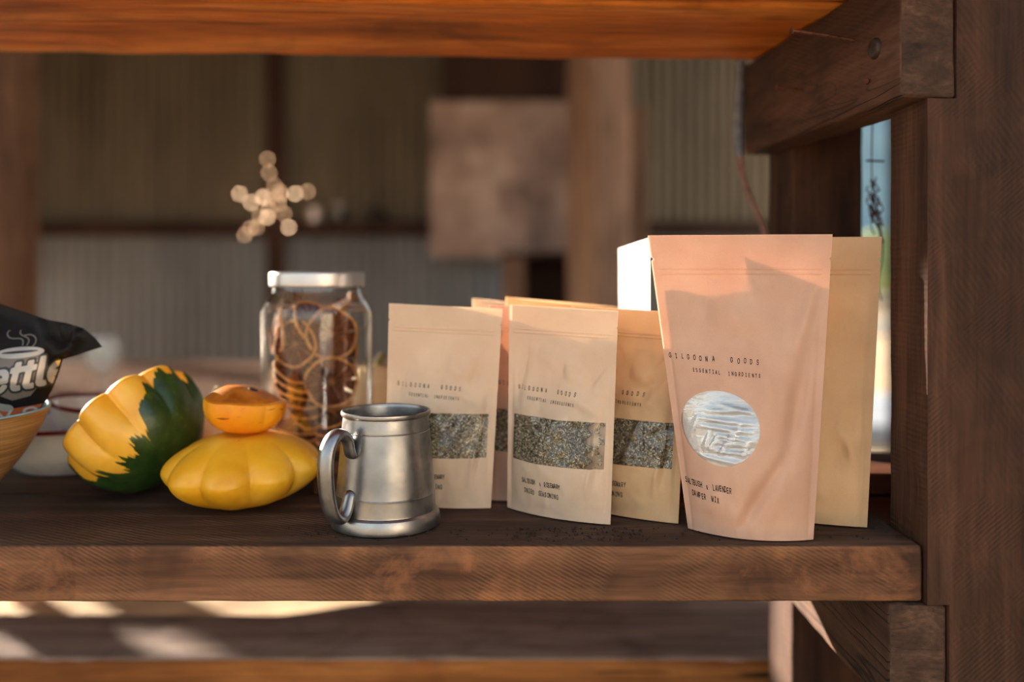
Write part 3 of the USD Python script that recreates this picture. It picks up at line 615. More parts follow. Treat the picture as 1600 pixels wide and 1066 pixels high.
# ------------------------------------------------------------------ paper pouches
def crease(u, v, p, q, w, amp, side=0.0):
    "a soft fold from p to q in the panel's uv"
    p, q = np.array(p), np.array(q); d = q - p; L = np.linalg.norm(d); d = d / L
    s = ((u - p[0]) * d[0] + (v - p[1]) * d[1]) / L; t = (u - p[0]) * -d[1] + (v - p[1]) * d[0]
    e = np.clip(s, 0, 1) * np.clip(1 - s, 0, 1) * 4
    return amp * np.exp(-(t / w) ** 2) * np.clip(e, 0, 1) ** 0.7 + side * np.exp(-(s - 0.5) ** 2 * 4) * np.tanh(t / w) * np.exp(-(t / (4 * w)) ** 2)

class Pouch:
    def __init__(self, name, label, top, bottom, mat, front=0.018, back=0.008, base_z=SO, seed=0, creases=(), nu=84, nv=150, hole=None, cat='pouch', group=None, lip=0.0, hem=0.6):
        # top: (px, py, depth) left and right corner; bottom: (px, depth) left and right corner, standing at base_z
        self.TL, self.TR = P(*top[0]), P(*top[1])
        self.BL, self.BR = [np.array([(px - 800) / F * d, d, base_z + 0.0006]) for px, d in bottom]
        self.front, self.back, self.seed, self.creases, self.hem, self.mat = front, back, seed, creases, hem, mat
        e = (self.BR - self.BL) * [1, 1, 0]
        self.n = np.cross(e, [0, 0, 1.0]); self.n /= np.linalg.norm(self.n)       # faces the front
        if self.n[1] > 0 and abs(self.n[1]) > 0.3: self.n = -self.n
        self.lip = lip
        mid = (self.BL + self.BR) / 2
        self.t = Thing(name, label, cat, (mid[0], mid[1], base_z), group=group)
        self.nu, self.nv = nu, nv
        u, v = self.axes()
        U, V = np.meshgrid(u, v)
        self.t.add('front_panel', self.panel(U, V, hole), mat, True)
        b = self.B(U, V)
        self.t.add('back_panel', (b.reshape(-1, 3), raw((np.zeros((U.size, 3)), grid_faces(len(u), len(v))[:, ::-1]))[1]), mat, True)
        # folded bottom
        k = np.linspace(0, 1, 12)
        A, Bk = self.Fr(u, 0 * u), self.B(u, 0 * u)
        g = A[None] * (1 - k[:, None, None]) + Bk[None] * k[:, None, None]
        g[..., 2] += 0.010 * np.sin(np.pi * k)[:, None] * np.sin(np.pi * u)[None]
        self.t.add('bottom_gusset', (g.reshape(-1, 3), raw((np.zeros((g.size // 3, 3)), grid_faces(len(u), 12)))[1]), mat, True)
    def axes(self):
        u = np.linspace(0, 1, self.nu)
        v = np.unique(np.r_[np.linspace(0, 0.86, int(self.nv * 0.8)), np.linspace(0.86, 0.9, 22), np.linspace(0.9, 1, int(self.nv * 0.14))])
        return u, v
    def flat(self, u, v):
        u, v = u[..., None], v[..., None]
        return self.BL * (1 - u) * (1 - v) + self.BR * u * (1 - v) + self.TL * (1 - u) * v + self.TR * u * v
    def au(self, u, s=0.045):
        return np.sin(np.pi * np.clip((u - s) / (1 - 2 * s), 0, 1)) ** 0.75
    def gv(self, v):
        up = np.clip(v / 0.22, 0, 1); up = up * up * (3 - 2 * up)
        dn = np.clip((0.85 - v) / 0.62, 0, 1); dn = dn * dn * (3 - 2 * dn)
        return (self.hem + (1 - self.hem) * up) * dn
    def Fr(self, u, v):
        u, v = np.asarray(u, float), np.asarray(v, float)
        uu = u.copy()
        notch = np.exp(-((v - 0.918) / 0.004) ** 2) * 0.014
        uu = np.where(u < 0.02, u + notch, np.where(u > 0.98, u - notch, u))
        p = self.flat(uu, v)
        a = self.au(u) * np.clip((0.86 - v) / 0.05, 0, 1)
        a0 = np.sin(np.pi * np.clip(u, 0, 1)) ** 0.8
        mixv = np.clip(v / 0.06, 0, 1)
        d = self.front * self.gv(v) * (a * mixv + a0 * (1 - mixv))
        nz = meshkit.fbm(np.stack([u * 5 + self.seed * 3.1, v * 7, 0 * u + self.seed], -1), 3, self.seed) - 0.5
        d = d + 0.007 * nz * a * np.clip(v / 0.05, 0, 1)
        for c in self.creases:
            d = d + crease(u, v, *c) * np.clip(a * 3, 0, 1) * np.clip(v / 0.04, 0, 1)
        for z0 in (0.868, 0.884):                       # zip ridges
            d = d + 0.0009 * np.exp(-((v - z0) / 0.0035) ** 2) * np.clip((u - 0.03) * 60, 0, 1) * np.clip((0.97 - u) * 60, 0, 1)
        d = d - 0.0005 * np.exp(-((u - 0.045) / 0.006) ** 2) - 0.0005 * np.exp(-((u - 0.955) / 0.006) ** 2)
        d = d + self.lip * np.clip((v - 0.8) / 0.2, 0, 1) ** 1.5 * np.sin(np.pi * u) + 0.0005
        wob = 0.0016 * (meshkit.noise(np.stack([u * 3 + self.seed, 0 * u + 2.5, 0 * u], -1), self.seed + 5) - 0.5) * v
        d = np.maximum(d, 0.0006 - self.back * self.gv(v) * a0 * 0.5)
        return p + self.n * (d + wob)[..., None]
    def B(self, u, v):
        u, v = np.asarray(u, float), np.asarray(v, float)
        notch = np.exp(-((v - 0.918) / 0.004) ** 2) * 0.014
        uu = np.where(u < 0.02, u + notch, np.where(u > 0.98, u - notch, u))
        a0 = np.sin(np.pi * np.clip(u, 0, 1)) ** 0.8
        d = self.back * self.gv(v) * a0
        wob = 0.0016 * (meshkit.noise(np.stack([u * 3 + self.seed, 0 * u + 2.5, 0 * u], -1), self.seed + 5) - 0.5) * v
        return self.flat(uu, v) - self.n * (d - wob + self.lip * 0.3 * np.clip((v - 0.8) / 0.2, 0, 1) * np.sin(np.pi * u))[..., None]
    def panel(self, U, V, hole):
        nu, nv = U.shape[1], U.shape[0]
        q = grid_faces(nu, nv)
        if hole is None:
            return self.Fr(U, V).reshape(-1, 3), raw((np.zeros((U.size, 3)), q))[1]
        uv = np.stack([U.ravel(), V.ravel()], 1)
        cx, cy = uv[q].mean(1).T
        lo, hi = uv[q].min(1), uv[q].max(1)
        cells = shapely.box(lo[:, 0], lo[:, 1], hi[:, 0], hi[:, 1])
        inside = shapely.contains(hole, cells); touch = shapely.intersects(hole, cells) & ~inside
        keep = q[~inside & ~touch]
        tris = [raw((np.zeros((U.size, 3)), keep))[1]]; pts = [uv]; n = len(uv)
        for c in cells[touch]:
            g = c.difference(hole)
            for gg in getattr(g, 'geoms', [g]):
                if gg.geom_type == 'Polygon' and gg.area > 1e-9:
                    tv, tf = trimesh.creation.triangulate_polygon(gg, engine='earcut')
                    a2 = np.cross(tv[tf[:, 1]] - tv[tf[:, 0]], tv[tf[:, 2]] - tv[tf[:, 0]])
                    tf = np.where(a2[:, None] < 0, tf[:, ::-1], tf)
                    pts.append(tv); tris.append(tf + n); n += len(tv)
        uv2, tri = np.vstack(pts), np.vstack(tris)
        m = trimesh.Trimesh(np.c_[uv2 , 0 * uv2[:, :1]], tri, process=False); m.merge_vertices(digits_vertex=7); m.remove_unreferenced_vertices()
        return self.Fr(m.vertices[:, 0], m.vertices[:, 1]), np.array(m.faces)
    def film(self, hole, mat, ridges=(), n=70, seed=0):
        x0, y0, x1, y1 = hole.bounds
        # a polar-like grid: rows from edge to edge inside the outline
        rows = np.linspace(y0 + 1e-5, y1 - 1e-5, n); cols = np.linspace(0, 1, n)
        U, V = [], []
        for yv in rows:
            s = hole.intersection(LineString([(x0 - 1, yv), (x1 + 1, yv)])).bounds
            U.append(s[0] + (s[2] - s[0]) * cols); V.append(np.full(n, yv))
        U, V = np.array(U), np.array(V)
        p = self.Fr(U, V)
        e = np.clip(np.minimum.reduce([cols[None] * 12 + 0 * U, (1 - cols)[None] * 12 + 0 * U, (V - y0) / (y1 - y0) * 10, (y1 - V) / (y1 - y0) * 10]), 0, 1)
        d = 0 * U
        for r in ridges:
            d = d + crease(U, V, *r)
        p = p + self.n * ((d * e - 0.0002))[..., None]
        return self.t.add('window_film', (p.reshape(-1, 3), raw((np.zeros((U.size, 3)), grid_faces(n, n)))[1]), mat, True, label='clear plastic window')
    def contents(self, name, mat, fill, gap=0.0012, u0=0.055, u1=0.945, label=None, edge=None, smooth=True):
        "what the pouch holds: a closed lump between the panels, up to the level fill(u)"
        nu, nv = 60, 60
        s = np.linspace(0, 1, nv)[:, None]
        t = np.linspace(0, 1, nu)[None]
        V0 = 0.03 + (fill(u0 + (u1 - u0) * t) - 0.03) * s
        r = edge(V0) if edge else u1 + 0 * V0
        U = u0 + (r - u0) * t
        V = 0.03 + (fill(U) - 0.03) * s
        a, b = self.Fr(U, V), self.B(U, V)
        th = ((a - b) @ self.n)
        g = np.minimum(gap, 0.3 * np.maximum(th, 0))[..., None]
        round_ = (np.clip(np.minimum(t, 1 - t) * 14, 0, 1) ** 0.5 * np.clip((1 - s) * 14, 0, 1) ** 0.5)[..., None]
        mid = (a + b) / 2
        a = mid + (a - self.n * g - mid) * (0.15 + 0.85 * round_); b = mid + (b + self.n * g - mid) * (0.15 + 0.85 * round_)
        ring = np.concatenate([a, b[:, ::-1]], 1)
        v = ring.reshape(-1, 3); f = raw((v, grid_faces(2 * nu, nv, True)))[1]
        n0 = len(v); cap = []
        for row, flip in ((0, True), (nv - 1, False)):
            k = row * 2 * nu + np.arange(2 * nu)
            q = np.stack([k[:nu - 1], k[1:nu], k[::-1][1:nu], k[::-1][:nu - 1]], 1)
            cap.append(raw((v, q[:, ::-1] if flip else q))[1])
        return self.t.add(name, (v, np.vstack([f] + cap)), mat, smooth, label=label, kind='stuff')
    def flakes(self, region, count, seed, keep=None, gap=0.0009):
        "chopped dried leaf behind the window: three tones, each one mesh of thin chips"
        rng = np.random.default_rng(seed)
        x0, y0, x1, y1 = region
        for k, m in enumerate(HERB):
            n = int(count * (0.34, 0.4, 0.26)[k])
            u, v = rng.uniform(x0, x1, n), rng.uniform(y0, y1, n)
            if keep is not None:
                ok = keep(u, v); u, v = u[ok], v[ok]
            n = len(u)
            c = self.Fr(u, v) - self.n * rng.uniform(gap, gap + 0.0011, n)[:, None]
            a = rng.normal(size=(n, 3)); a -= (a @ self.n)[:, None] * self.n * 0.75; a /= np.linalg.norm(a, axis=1, keepdims=True)
            b = np.cross(a, self.n + rng.normal(scale=0.35, size=(n, 3))); b /= np.linalg.norm(b, axis=1, keepdims=True)
            la, lb_ = rng.uniform(0.0006, 0.0017, n)[:, None], rng.uniform(0.0003, 0.0008, n)[:, None]
            vv = np.stack([c - a * la, c + b * lb_, c + a * la, c - b * lb_], 1).reshape(-1, 3)
            ff = np.arange(n)[:, None] * 4 + np.array([[0, 1, 2, 3]])
            self.t.add('dried_seasoning', (vv, raw((vv, ff))[1]), m, False, kind='stuff')
    def text(self, string, u0, u1, v0, height, slant=0.0, seed=0, W=None, H=None, thin=0.5, drop=0.0):
        "hand stamped capitals, each placed by itself on the paper"
        rng = np.random.default_rng(seed)
        W = np.linalg.norm(self.BR - self.BL) * 0.5 + np.linalg.norm(self.TR - self.TL) * 0.5; H = np.linalg.norm(self.TL - self.BL)
        wts = [1.9 if ch == ' ' else 1.0 for ch in string]
        pos = (np.cumsum(wts) - np.array(wts) / 2) / sum(wts)
        out = []
        for ch, s in zip(string, pos):
            if ch == ' ':
                continue
            m = meshkit.text_mesh(ch, height * (0.7 if ch == '&' else 1), 0.00012, True)
            tv, tf = raw(m)
            w = tv[:, 0].max() - tv[:, 0].min()
            x = (tv[:, 0] - tv[:, 0].min() - w / 2) * thin * (0.8 if ch in 'MW' else 1.0)
            jx, jy = rng.uniform(-0.07, 0.07) * height, rng.uniform(-0.09, 0.09) * height
            r = rng.uniform(-0.06, 0.06)
            y = tv[:, 1]
            uu = u0 + (u1 - u0) * s + (x * math.cos(r) - y * math.sin(r) + jx) / W
            vv = v0 - drop * s + (y * math.cos(r) + x * math.sin(r) + jy) / H
            out.append((self.Fr(uu, vv) + self.n * (tv[:, 2] + 0.00012)[:, None], tf))
        self.t.add('stamped_lettering', join(*out), INK, False)

def rect(u0, v0, u1, v1, r=0.006):
    return sbox(u0 + r, v0 + r, u1 - r, v1 - r).buffer(r)

def seasoning(p, win, seed, keep=None, edge=None, fill=0.56, ridges=(), film=FILM, title=True, u0=0.055):
    p.contents('seasoning_fill', HERB_BED, lambda u: fill + 0.02 * np.sin(9 * u + seed), 0.0022, u0=u0, edge=edge)
    p.flakes(win.bounds, 4200, seed, keep)
    p.film(win, film, ridges, seed=seed)
    if title:
        p.text('GILGOOMA GOODS', 0.085, 0.70, 0.592, 0.0037, seed=seed, drop=0.01)
        p.text('ESSENTIAL INGREDIENTS', 0.215, 0.68, 0.546, 0.0028, seed=seed + 1, drop=0.012)
        p.text('SALTBUSH & ROSEMARY', 0.20, 0.60, 0.150, 0.0043, seed=seed + 2, drop=0.004)
        p.text('DRIED SEASONING', 0.225, 0.575, 0.100, 0.0043, seed=seed + 3, drop=0.004)

win1 = rect(0.07, 0.252, 0.935, 0.468)
NC = [((0.80, 0.10), (0.90, 0.44), 0.022, 0.0028), ((0.5, 0.62), (0.92, 0.50), 0.03, 0.0024), ((0.75, 0.62), (0.93, 0.80), 0.03, -0.004), ((0.86, 0.15), (0.93, 0.6), 0.03, -0.003, 0.0), ((0.10, 0.5), (0.16, 0.85), 0.05, -0.0035), ((0.55, 0.70), (0.8, 0.64), 0.04, 0.003)]
b1 = Pouch('seasoning_pouch', 'tan kraft seasoning pouch standing just behind the pewter tankard', [(608, 474, 0.856), (785, 483, 0.846)], [(601, 0.856), (767, 0.834)], KR[0], 0.016, 0.006, seed=1, creases=NC, hole=win1, group=None)
seasoning(b1, win1, 11, ridges=[((0.62, 0.2), (0.80, 0.52), 0.012, 0.003), ((0.68, 0.24), (0.86, 0.5), 0.008, 0.002)])
win2 = rect(0.06, 0.252, 0.93, 0.468)
b2 = Pouch('seasoning_pouch', 'kraft seasoning pouch mostly hidden between two others, only its left edge showing', [(764, 477, 0.878), (925, 482, 0.88)], [(762, 0.864), (925, 0.872)], KR[1], 0.014, 0.005, seed=2, hole=win2, creases=NC[:1])
seasoning(b2, win2, 21)
wavy = lambda v: 0.80 + 0.035 * np.sin(v * 95) + 0.02 * np.sin(v * 41 + 1)
b3 = Pouch('seasoning_pouch', 'kraft seasoning pouch in front of its row, whole printed face showing', [(797, 476, 0.842), (966, 486, 0.789)], [(793, 0.837), (954, 0.7786)], KR[0], 0.016, 0.004, seed=3, creases=NC + [((0.3, 0.78), (0.7, 0.70), 0.05, 0.003)], hole=win1)
seasoning(b3, win1, 31, keep=lambda u, v: (u < wavy(v)) | ((np.abs(u - 0.885 - 0.02 * np.sin(v * 70)) < 0.018)), edge=wavy,
          ridges=[((0.80, 0.2), (0.815, 0.52), 0.008, 0.0022), ((0.86, 0.2), (0.84, 0.52), 0.009, 0.002), ((0.92, 0.2), (0.9, 0.5), 0.008, 0.0015)])
b4 = Pouch('kraft_pouch', 'plain kraft pouch at the back with only its sunlit top edge showing', [(790, 464, 0.925), (1003, 482, 0.915)], [(797, 0.93), (1000, 0.925)], KR[2], 0.012, 0.008, base_z=BT, seed=4, lip=0.006)
b9 = Pouch('kraft_pouch', 'plain kraft pouch of which one top corner peeks out behind the tankard side seasoning pouch', [(738, 466, 0.962), (815, 474, 0.962)], [(742, 0.966), (815, 0.966)], KR[0], 0.008, 0.006, base_z=BT, seed=14, lip=0.004)
band = lambda u, v: np.abs(u - 0.55 - (v - 0.36) * 0.75) > 0.045
b5 = Pouch('seasoning_pouch', 'kraft seasoning pouch tucked behind the front one, right half showing beside the tall rosy pouch', [(893, 478, 0.855), (1076, 489, 0.795)], [(884, 0.85), (1060, 0.7815)], KR[2], 0.013, 0.004, seed=5, creases=NC + [((0.62, 0.55), (0.92, 0.78), 0.04, -0.004)], hole=win1)
seasoning(b5, win1, 51, keep=lambda u, v: (np.abs(u - 0.60 - (v - 0.36) * 0.55) > 0.03),
          ridges=[((0.55, 0.22), (0.68, 0.5), 0.015, 0.002), ((0.72, 0.5), (0.74, 0.34), 0.008, 0.0025), ((0.74, 0.36), (0.9, 0.3), 0.008, 0.0025), ((0.72, 0.4), (0.88, 0.46), 0.008, 0.002)], film=FILM_W)

ell = Point(0, 0).buffer(1, 32)
ell = shapely.affinity.translate(shapely.affinity.scale(ell, 0.275, 0.122), 0.335, 0.355)
BC = [((0.42, 0.02), (0.80, 0.27), 0.035, -0.006), ((0.78, 0.22), (0.90, 0.62), 0.05, -0.006), ((0.82, 0.6), (0.95, 0.86), 0.04, 0.004), ((0.05, 0.12), (0.5, 0.07), 0.05, 0.003), ((0.3, 0.75), (0.75, 0.7), 0.06, 0.004)]
b6 = Pouch('flour_pouch', 'tall rosy kraft pouch with an oval window of white flour', [(1012, 368, 0.785), (1301, 366, 0.752)], [(1075, 0.768), (1271, 0.735)], KR[1], 0.024, 0.012, seed=6, creases=BC, hole=ell, nu=110, nv=190, hem=0.75)
b6.contents('damper_flour', FLOUR, lambda u: 0.80 - 0.34 * np.clip((u - 0.55) / 0.4, 0, 1) + 0.01 * np.sin(14 * u), 0.0012)
rr = np.random.default_rng(8)
b6.film(ell, FILM_F, [((0.12 + 0.07 * k + rr.uniform(-.02, .02), 0.27 + rr.uniform(-.02, .05)), (0.2 + 0.07 * k + rr.uniform(-.02, .04), 0.30 + rr.uniform(0, .12)), 0.012, 0.0016) for k in range(6)] +
        [((0.25 + rr.uniform(-.1, .1), 0.26 + 0.025 * k), (0.58, 0.25 + 0.025 * k + rr.uniform(-.02, .03)), 0.007, 0.0015) for k in range(8)])
b6.text('GILGOOMA GOODS', 0.02, 0.62, 0.578, 0.0042, seed=61, drop=0.012)
b6.text('ESSENTIAL INGRDIENTS', 0.18, 0.62, 0.535, 0.0032, seed=62, drop=0.012)
b6.text('SALTBUSH & LAVENDER', 0.03, 0.40, 0.155, 0.0047, seed=63, drop=0.006)
b6.text('DAMPER MIX', 0.075, 0.30, 0.118, 0.0047, seed=64, drop=0.006)
b7 = Pouch('flour_pouch', 'tall golden kraft pouch half hidden at the right end, next to the post', [(1112, 372, 0.846), (1378, 370, 0.792)], [(1100, 0.84), (1355, 0.77)], KR[2], 0.016, 0.006, seed=7, creases=[((0.7, 0.4), (0.93, 0.62), 0.05, -0.003), ((0.75, 0.1), (0.93, 0.45), 0.05, -0.004), ((0.8, 0.35), (0.95, 0.2), 0.03, 0.004)], nu=90, nv=160, hem=0.7)
b7.contents('damper_flour', FLOUR, lambda u: 0.82 + 0 * u, 0.0012)
b8 = Pouch('white_pouch', 'bright white paper pouch turned side on behind the tall rosy pouch', [(967, 388, 0.90), (1016, 371, 0.826)], [(969, 0.90), (1017, 0.832)], WHITE_PAPER, 0.005, 0.003, seed=9)

# ------------------------------------------------------------------ pewter tankard
MX, MY = P(603, 0, 0.786)[0], 0.786
mug = Thing('pewter_tankard', 'dull pewter tankard with a curled handle on the shelf edge', 'tankard', (MX, MY, SO))
outer = [(0.0, 0.002), (0.040, 0.002), (0.0445, 0.0), (0.0472, 0.0006), (0.0477, 0.003), (0.0472, 0.0085), (0.0462, 0.0118), (0.0448, 0.0132), (0.0436, 0.0136), (0.0434, 0.0150), (0.0431, 0.0268), (0.04325, 0.0273), (0.04325, 0.0283), (0.0429, 0.0288),
         (0.0412, 0.048), (0.0393, 0.070), (0.0383, 0.0822), (0.0379, 0.0826), (0.0379, 0.0832), (0.0381, 0.0838), (0.0372, 0.0935), (0.0373, 0.0948), (0.0386, 0.0955), (0.0391, 0.0970), (0.0388, 0.0988), (0.0378, 0.0995), (0.0368, 0.0990)]
inner = [(0.0358, 0.0965), (0.0362, 0.085), (0.0395, 0.04), (0.041, 0.018), (0.038, 0.013), (0.0, 0.012)]
mug.add('body', xf(lathe(outer + inner, 128), None, mug.base), PEWTER, 28)
hd = np.array([-0.60, -0.80, 0.0])
def hp(r, z): return mug.base + hd * r + [0, 0, z]
hpts = [hp(0.0382, 0.0655), hp(0.0412, 0.0665), hp(0.0440, 0.0735), hp(0.0475, 0.0815), hp(0.0555, 0.0855), hp(0.0640, 0.0800), hp(0.0690, 0.0650), hp(0.0685, 0.0450), hp(0.0655, 0.0290), hp(0.0600, 0.0185), hp(0.0530, 0.0150), hp(0.0475, 0.0195), hp(0.0440, 0.0285), hp(0.0418, 0.0335), hp(0.0402, 0.0340)]
hs = spline(hpts, 90)
tt = np.linspace(0, 1, 90)
wa = 0.0070 * (0.85 + 0.35 * np.sin(np.pi * tt)) ; wa[:4] *= (0.72, 0.85, 0.94, 1.0); wa[-4:] *= (1, 0.94, 0.85, 0.7)
mug.add('handle', sweep(hs, wa, wa * 0.62, 20, np.cross(hd, [0, 0, 1.0])), PEWTER, True)

# ------------------------------------------------------------------ squashes
def pattypan(r, top, bot, lobes, depth, ptop=2.0, pbot=2.0, n=200, m=110, phase=0.0, flat=0.0, crown=0.0, rib=(1.6, 1.6)):
    "a scalloped squash about z; the rim at z = 0"
    th = np.arange(n) / n * 2 * np.pi
    s = np.linspace(-1, 1, m)
    s = np.sign(s) * np.abs(s) ** 0.85
    rr_, zz = [], []
    for q in s:
        a = (1 - abs(q)) * np.pi / 2                 # pi/2 at the rim, 0 at the poles
        e = ptop if q > 0 else pbot
        rr_.append(math.sin(a) ** (2 / e)); zz.append((top if q > 0 else -bot) * math.cos(a) ** (2 / e))
    rr_, zz = np.array(rr_), np.array(zz)
    sc = np.abs(np.cos(lobes * (th + phase) / 2)) ** 0.8
    wgt = np.where(zz > 0, rr_ ** rib[0], rr_ ** rib[1])
    rad = r * rr_[:, None] * (1 - depth * (1 - sc[None]) * wgt[:, None] + 0.015 * np.sin(3 * th + 1)[None])
    z = zz[:, None] + 0 * rad
    z = z - np.sign(zz)[:, None] * crown * np.exp(-(rr_[:, None] / 0.18) ** 2) - np.sign(zz)[:, None] * 0.28 * depth * abs(np.where(zz > 0, top, bot))[:, None] * (1 - sc[None]) * (wgt * (1 - wgt ** 3))[:, None]
    v = np.stack([rad * np.cos(th), rad * np.sin(th), z], -1).reshape(-1, 3)
    v = v + np.stack([0 * v[:, 0], 0 * v[:, 0], 0.0015 * (meshkit.fbm(v * 30, 2, 5) - 0.5)], 1)
    mm = trimesh.Trimesh(*raw((v, grid_faces(n, m, True))), process=True)
    return np.array(mm.vertices), np.array(mm.faces)

SQ = np.array([P(379, 0, 0.852)[0], 0.852, SO])
v, f = pattypan(0.0745, 0.034, 0.036, 9, 0.15, 1.7, 1.75, phase=0.12, crown=0.004, rib=(3.0, 2.2))
v = v @ rot([0, 1, 0], -1.5).T @ rot([1, 0, 0], 4).T
v += SQ - [0, 0, v[:, 2].min()]
ySq = Thing('pattypan_squash', 'bright yellow scalloped squash lying flat beside the tankard', 'squash', SQ)
ySq.add('fruit', (v, f), YEL, True)
ytop = v[(np.hypot(v[:, 0] - SQ[0], v[:, 1] - SQ[1]) < 0.02)][:, 2].max()
ySq.add('blossom_scar', xf(lathe([(0, 0.0008), (0.004, 0.0006), (0.006, 0.0), (0.006, -0.003), (0, -0.003)], 20), None, (SQ[0] + 0.002, SQ[1] + 0.002, ytop - 0.0042)), STEM)

# small orange one on top
oc = np.array([P(380, 0, 0.856)[0], 0.856, ytop - 0.001])
v, f = pattypan(0.0390, 0.003, 0.0295, 7, 0.05, 3.4, 2.5, phase=0.3, rib=(2.0, 3.0))
v += [0, 0, -v[:, 2].min()]
Rsm = rot([0, 1, 0], 3.5)
osq = Thing('pattypan_squash', 'small orange squash with a brown domed cap sitting on the yellow one', 'squash', oc)
vo = v @ Rsm.T + oc
vo[:, 2] -= vo[:, 2].min() - oc[2]
osq.add('fruit', (vo, f), ORG, True)
cap = lathe([(0.0345, -0.002), (0.034, 0.0015), (0.029, 0.005), (0.022, 0.0105), (0.014, 0.0145), (0.007, 0.0158), (0.0, 0.0160)], 60)
cv, cf = raw(cap); cv = cv + np.stack([0 * cv[:, 0], 0 * cv[:, 0], 0.002 * (meshkit.fbm(cv * 60, 3, 4) - 0.5)], 1); cv[:, 2] *= 0.8; cv[:, 0] -= 0.004 * np.clip(cv[:, 2] / 0.016, 0, 1)
osq.add('domed_cap', (cv @ Rsm.T + oc + [0, 0, 0.0318], cf), ORG_CAP, True, label='brown scarred domed cap')
osq.add('stem_scar', xf(lathe([(0, 0.0006), (0.0035, 0.0004), (0.005, -0.0005), (0.005, -0.002), (0, -0.002)], 16), Rsm @ rot([0, 1, 0], 18), oc + [0.012, -0.006, 0.0318 + 0.0104]), DARKIRON)

# striped one leaning
v, f = pattypan(0.0690, 0.020, 0.066, 10, 0.15, 2.2, 2.3, n=300, m=170, phase=0.2, rib=(3.0, 6.0))
ax = -v[:, 2]                                          # along the deep side
th = np.arctan2(v[:, 1], v[:, 0])
phi = math.radians(20)
ea = math.radians(50); e1 = np.array([math.cos(ea), 0, math.sin(ea)]); e2 = np.array([math.sin(ea), 0, -math.cos(ea)])
dn = e2 * math.cos(phi) + np.array([0, -1.0, 0]) * math.sin(phi)   # the deep side points right, down and to the viewer
Rz = np.stack([e1, np.cross(-dn, e1), -dn], 1)
w = v @ Rz.T
cpos = P(205, 672, 0.898)
low = (w + cpos)[:, 2].min()
cpos = cpos + [0, 0, SO - low]
stq = Thing('pattypan_squash', 'yellow and dark green striped squash tipped up on its edge', 'squash', (cpos[0], cpos[1], SO))
path = stq.add('fruit', (w + cpos, f), STRIPED, True)
ang_low = w @ -e1                                      # >0 towards the lower end
streak = 0.022 * (meshkit.fbm(np.stack([np.cos(th) * 12, np.sin(th) * 10, ax * 12], -1), 3, 2) - 0.5) * 2
thr = 0.052 * (1 - np.clip((np.abs(ang_low - 0.004) - 0.012) / 0.052, 0, 1) ** 1.6)
green = (ax - thr + streak) / 0.014
green = np.where(ang_low > 0.056, np.maximum(green, (ax + 0.012 + streak) / 0.014), green)
blot = meshkit.noise(np.stack([np.cos(th) * 3.1 + 5, np.sin(th) * 3.1, ax * 14], -1), 11)
green = np.maximum(green, (blot - 0.86) * 9)
pv = UsdGeom.PrimvarsAPI(stage.GetPrimAtPath(path)).CreatePrimvar('green', usdkit._T.FloatArray, 'vertex')
pv.Set(usdkit.Vt.FloatArray.FromNumpy(np.clip(0.5 + 0.5 * np.clip(green, -1, 1), 0, 1).astype(np.float32)))
tipc = cpos + dn * 0.0655
stq.add('stem', sweep(spline([tipc - dn * 0.004, tipc + dn * 0.005, tipc + dn * 0.011 + [0, 0, 0.002]], 10), np.linspace(0.0085, 0.006, 10), sides=14), STEM)

# buff gourds behind
def gourd(name, label, c, r, h, neck):
    prof = [(0, 0), (0.45 * r, 0.0), (0.85 * r, 0.12 * h), (r, 0.36 * h), (0.92 * r, 0.56 * h), (0.68 * r, 0.74 * h), (neck, 0.88 * h), (neck * 0.6, 0.97 * h), (0, h)]
    pp = spline(prof, 40); pp = np.clip(pp, 0, None); pp[0, 0] = pp[-1, 0] = 0
    t = Thing(name, label, 'gourd', c)
    t.add('fruit', xf(lathe(pp, 64), None, c), GOURD, True)
    t.add('stem', sweep(spline([np.array(c) + [0, 0, h - 0.004], np.array(c) + [0.002, 0, h + 0.008], np.array(c) + [0.006, 0, h + 0.014]], 8), np.linspace(0.006, 0.004, 8), sides=10), STEM)
gourd('buff_gourd', 'round pale buff gourd behind the glass jar', (P(592, 0, 1.09)[0], 1.088, SO), 0.058, 0.108, 0.024)
gourd('buff_gourd', 'small buff gourd in the gap behind the striped and yellow squashes', (P(336, 0, 1.0)[0], 1.0, SO), 0.045, 0.078, 0.02)

# ------------------------------------------------------------------ the jar of dried orange slices
JX, JY = P(496, 0, 0.98)[0], 0.98
jar = Thing('glass_jar', 'tall glass jar packed with dried orange slices, with a metal lid', 'jar', (JX, JY, BT))
JS = 1.035
ro = [(0.0, 0.003), (0.040, 0.001), (0.047, 0.0), (0.053, 0.003), (0.0565, 0.009), (0.058, 0.02), (0.0578, 0.09), (0.0583, 0.155), (0.0578, 0.166), (0.0545, 0.174), (0.0495, 0.184), (0.0468, 0.190), (0.0462, 0.194), (0.0475, 0.1955), (0.0462, 0.197), (0.0462, 0.205)]
ri = [(0.0438, 0.205), (0.0436, 0.194), (0.0445, 0.189), (0.0515, 0.175), (0.0545, 0.166), (0.0548, 0.155), (0.0545, 0.09), (0.0545, 0.02), (0.051, 0.011), (0.044, 0.008), (0.0, 0.009)]
def smooth_prof(p, n=90):
    p = np.array(p); t = np.r_[0, np.cumsum(np.linalg.norm(np.diff(p, axis=0), axis=1))]
    from scipy.interpolate import PchipInterpolator
    q = PchipInterpolator(t, p)(np.unique(np.r_[np.linspace(0, t[-1], n), t]))
    q[0, 0] = p[0, 0]; q[:, 0] = np.clip(q[:, 0], 0, None); return q
jar.add('glass_body', xf(lathe(np.vstack([smooth_prof(ro), smooth_prof(ri)]) * [JS, 0.941], 96), None, jar.base), JARGLASS, True)
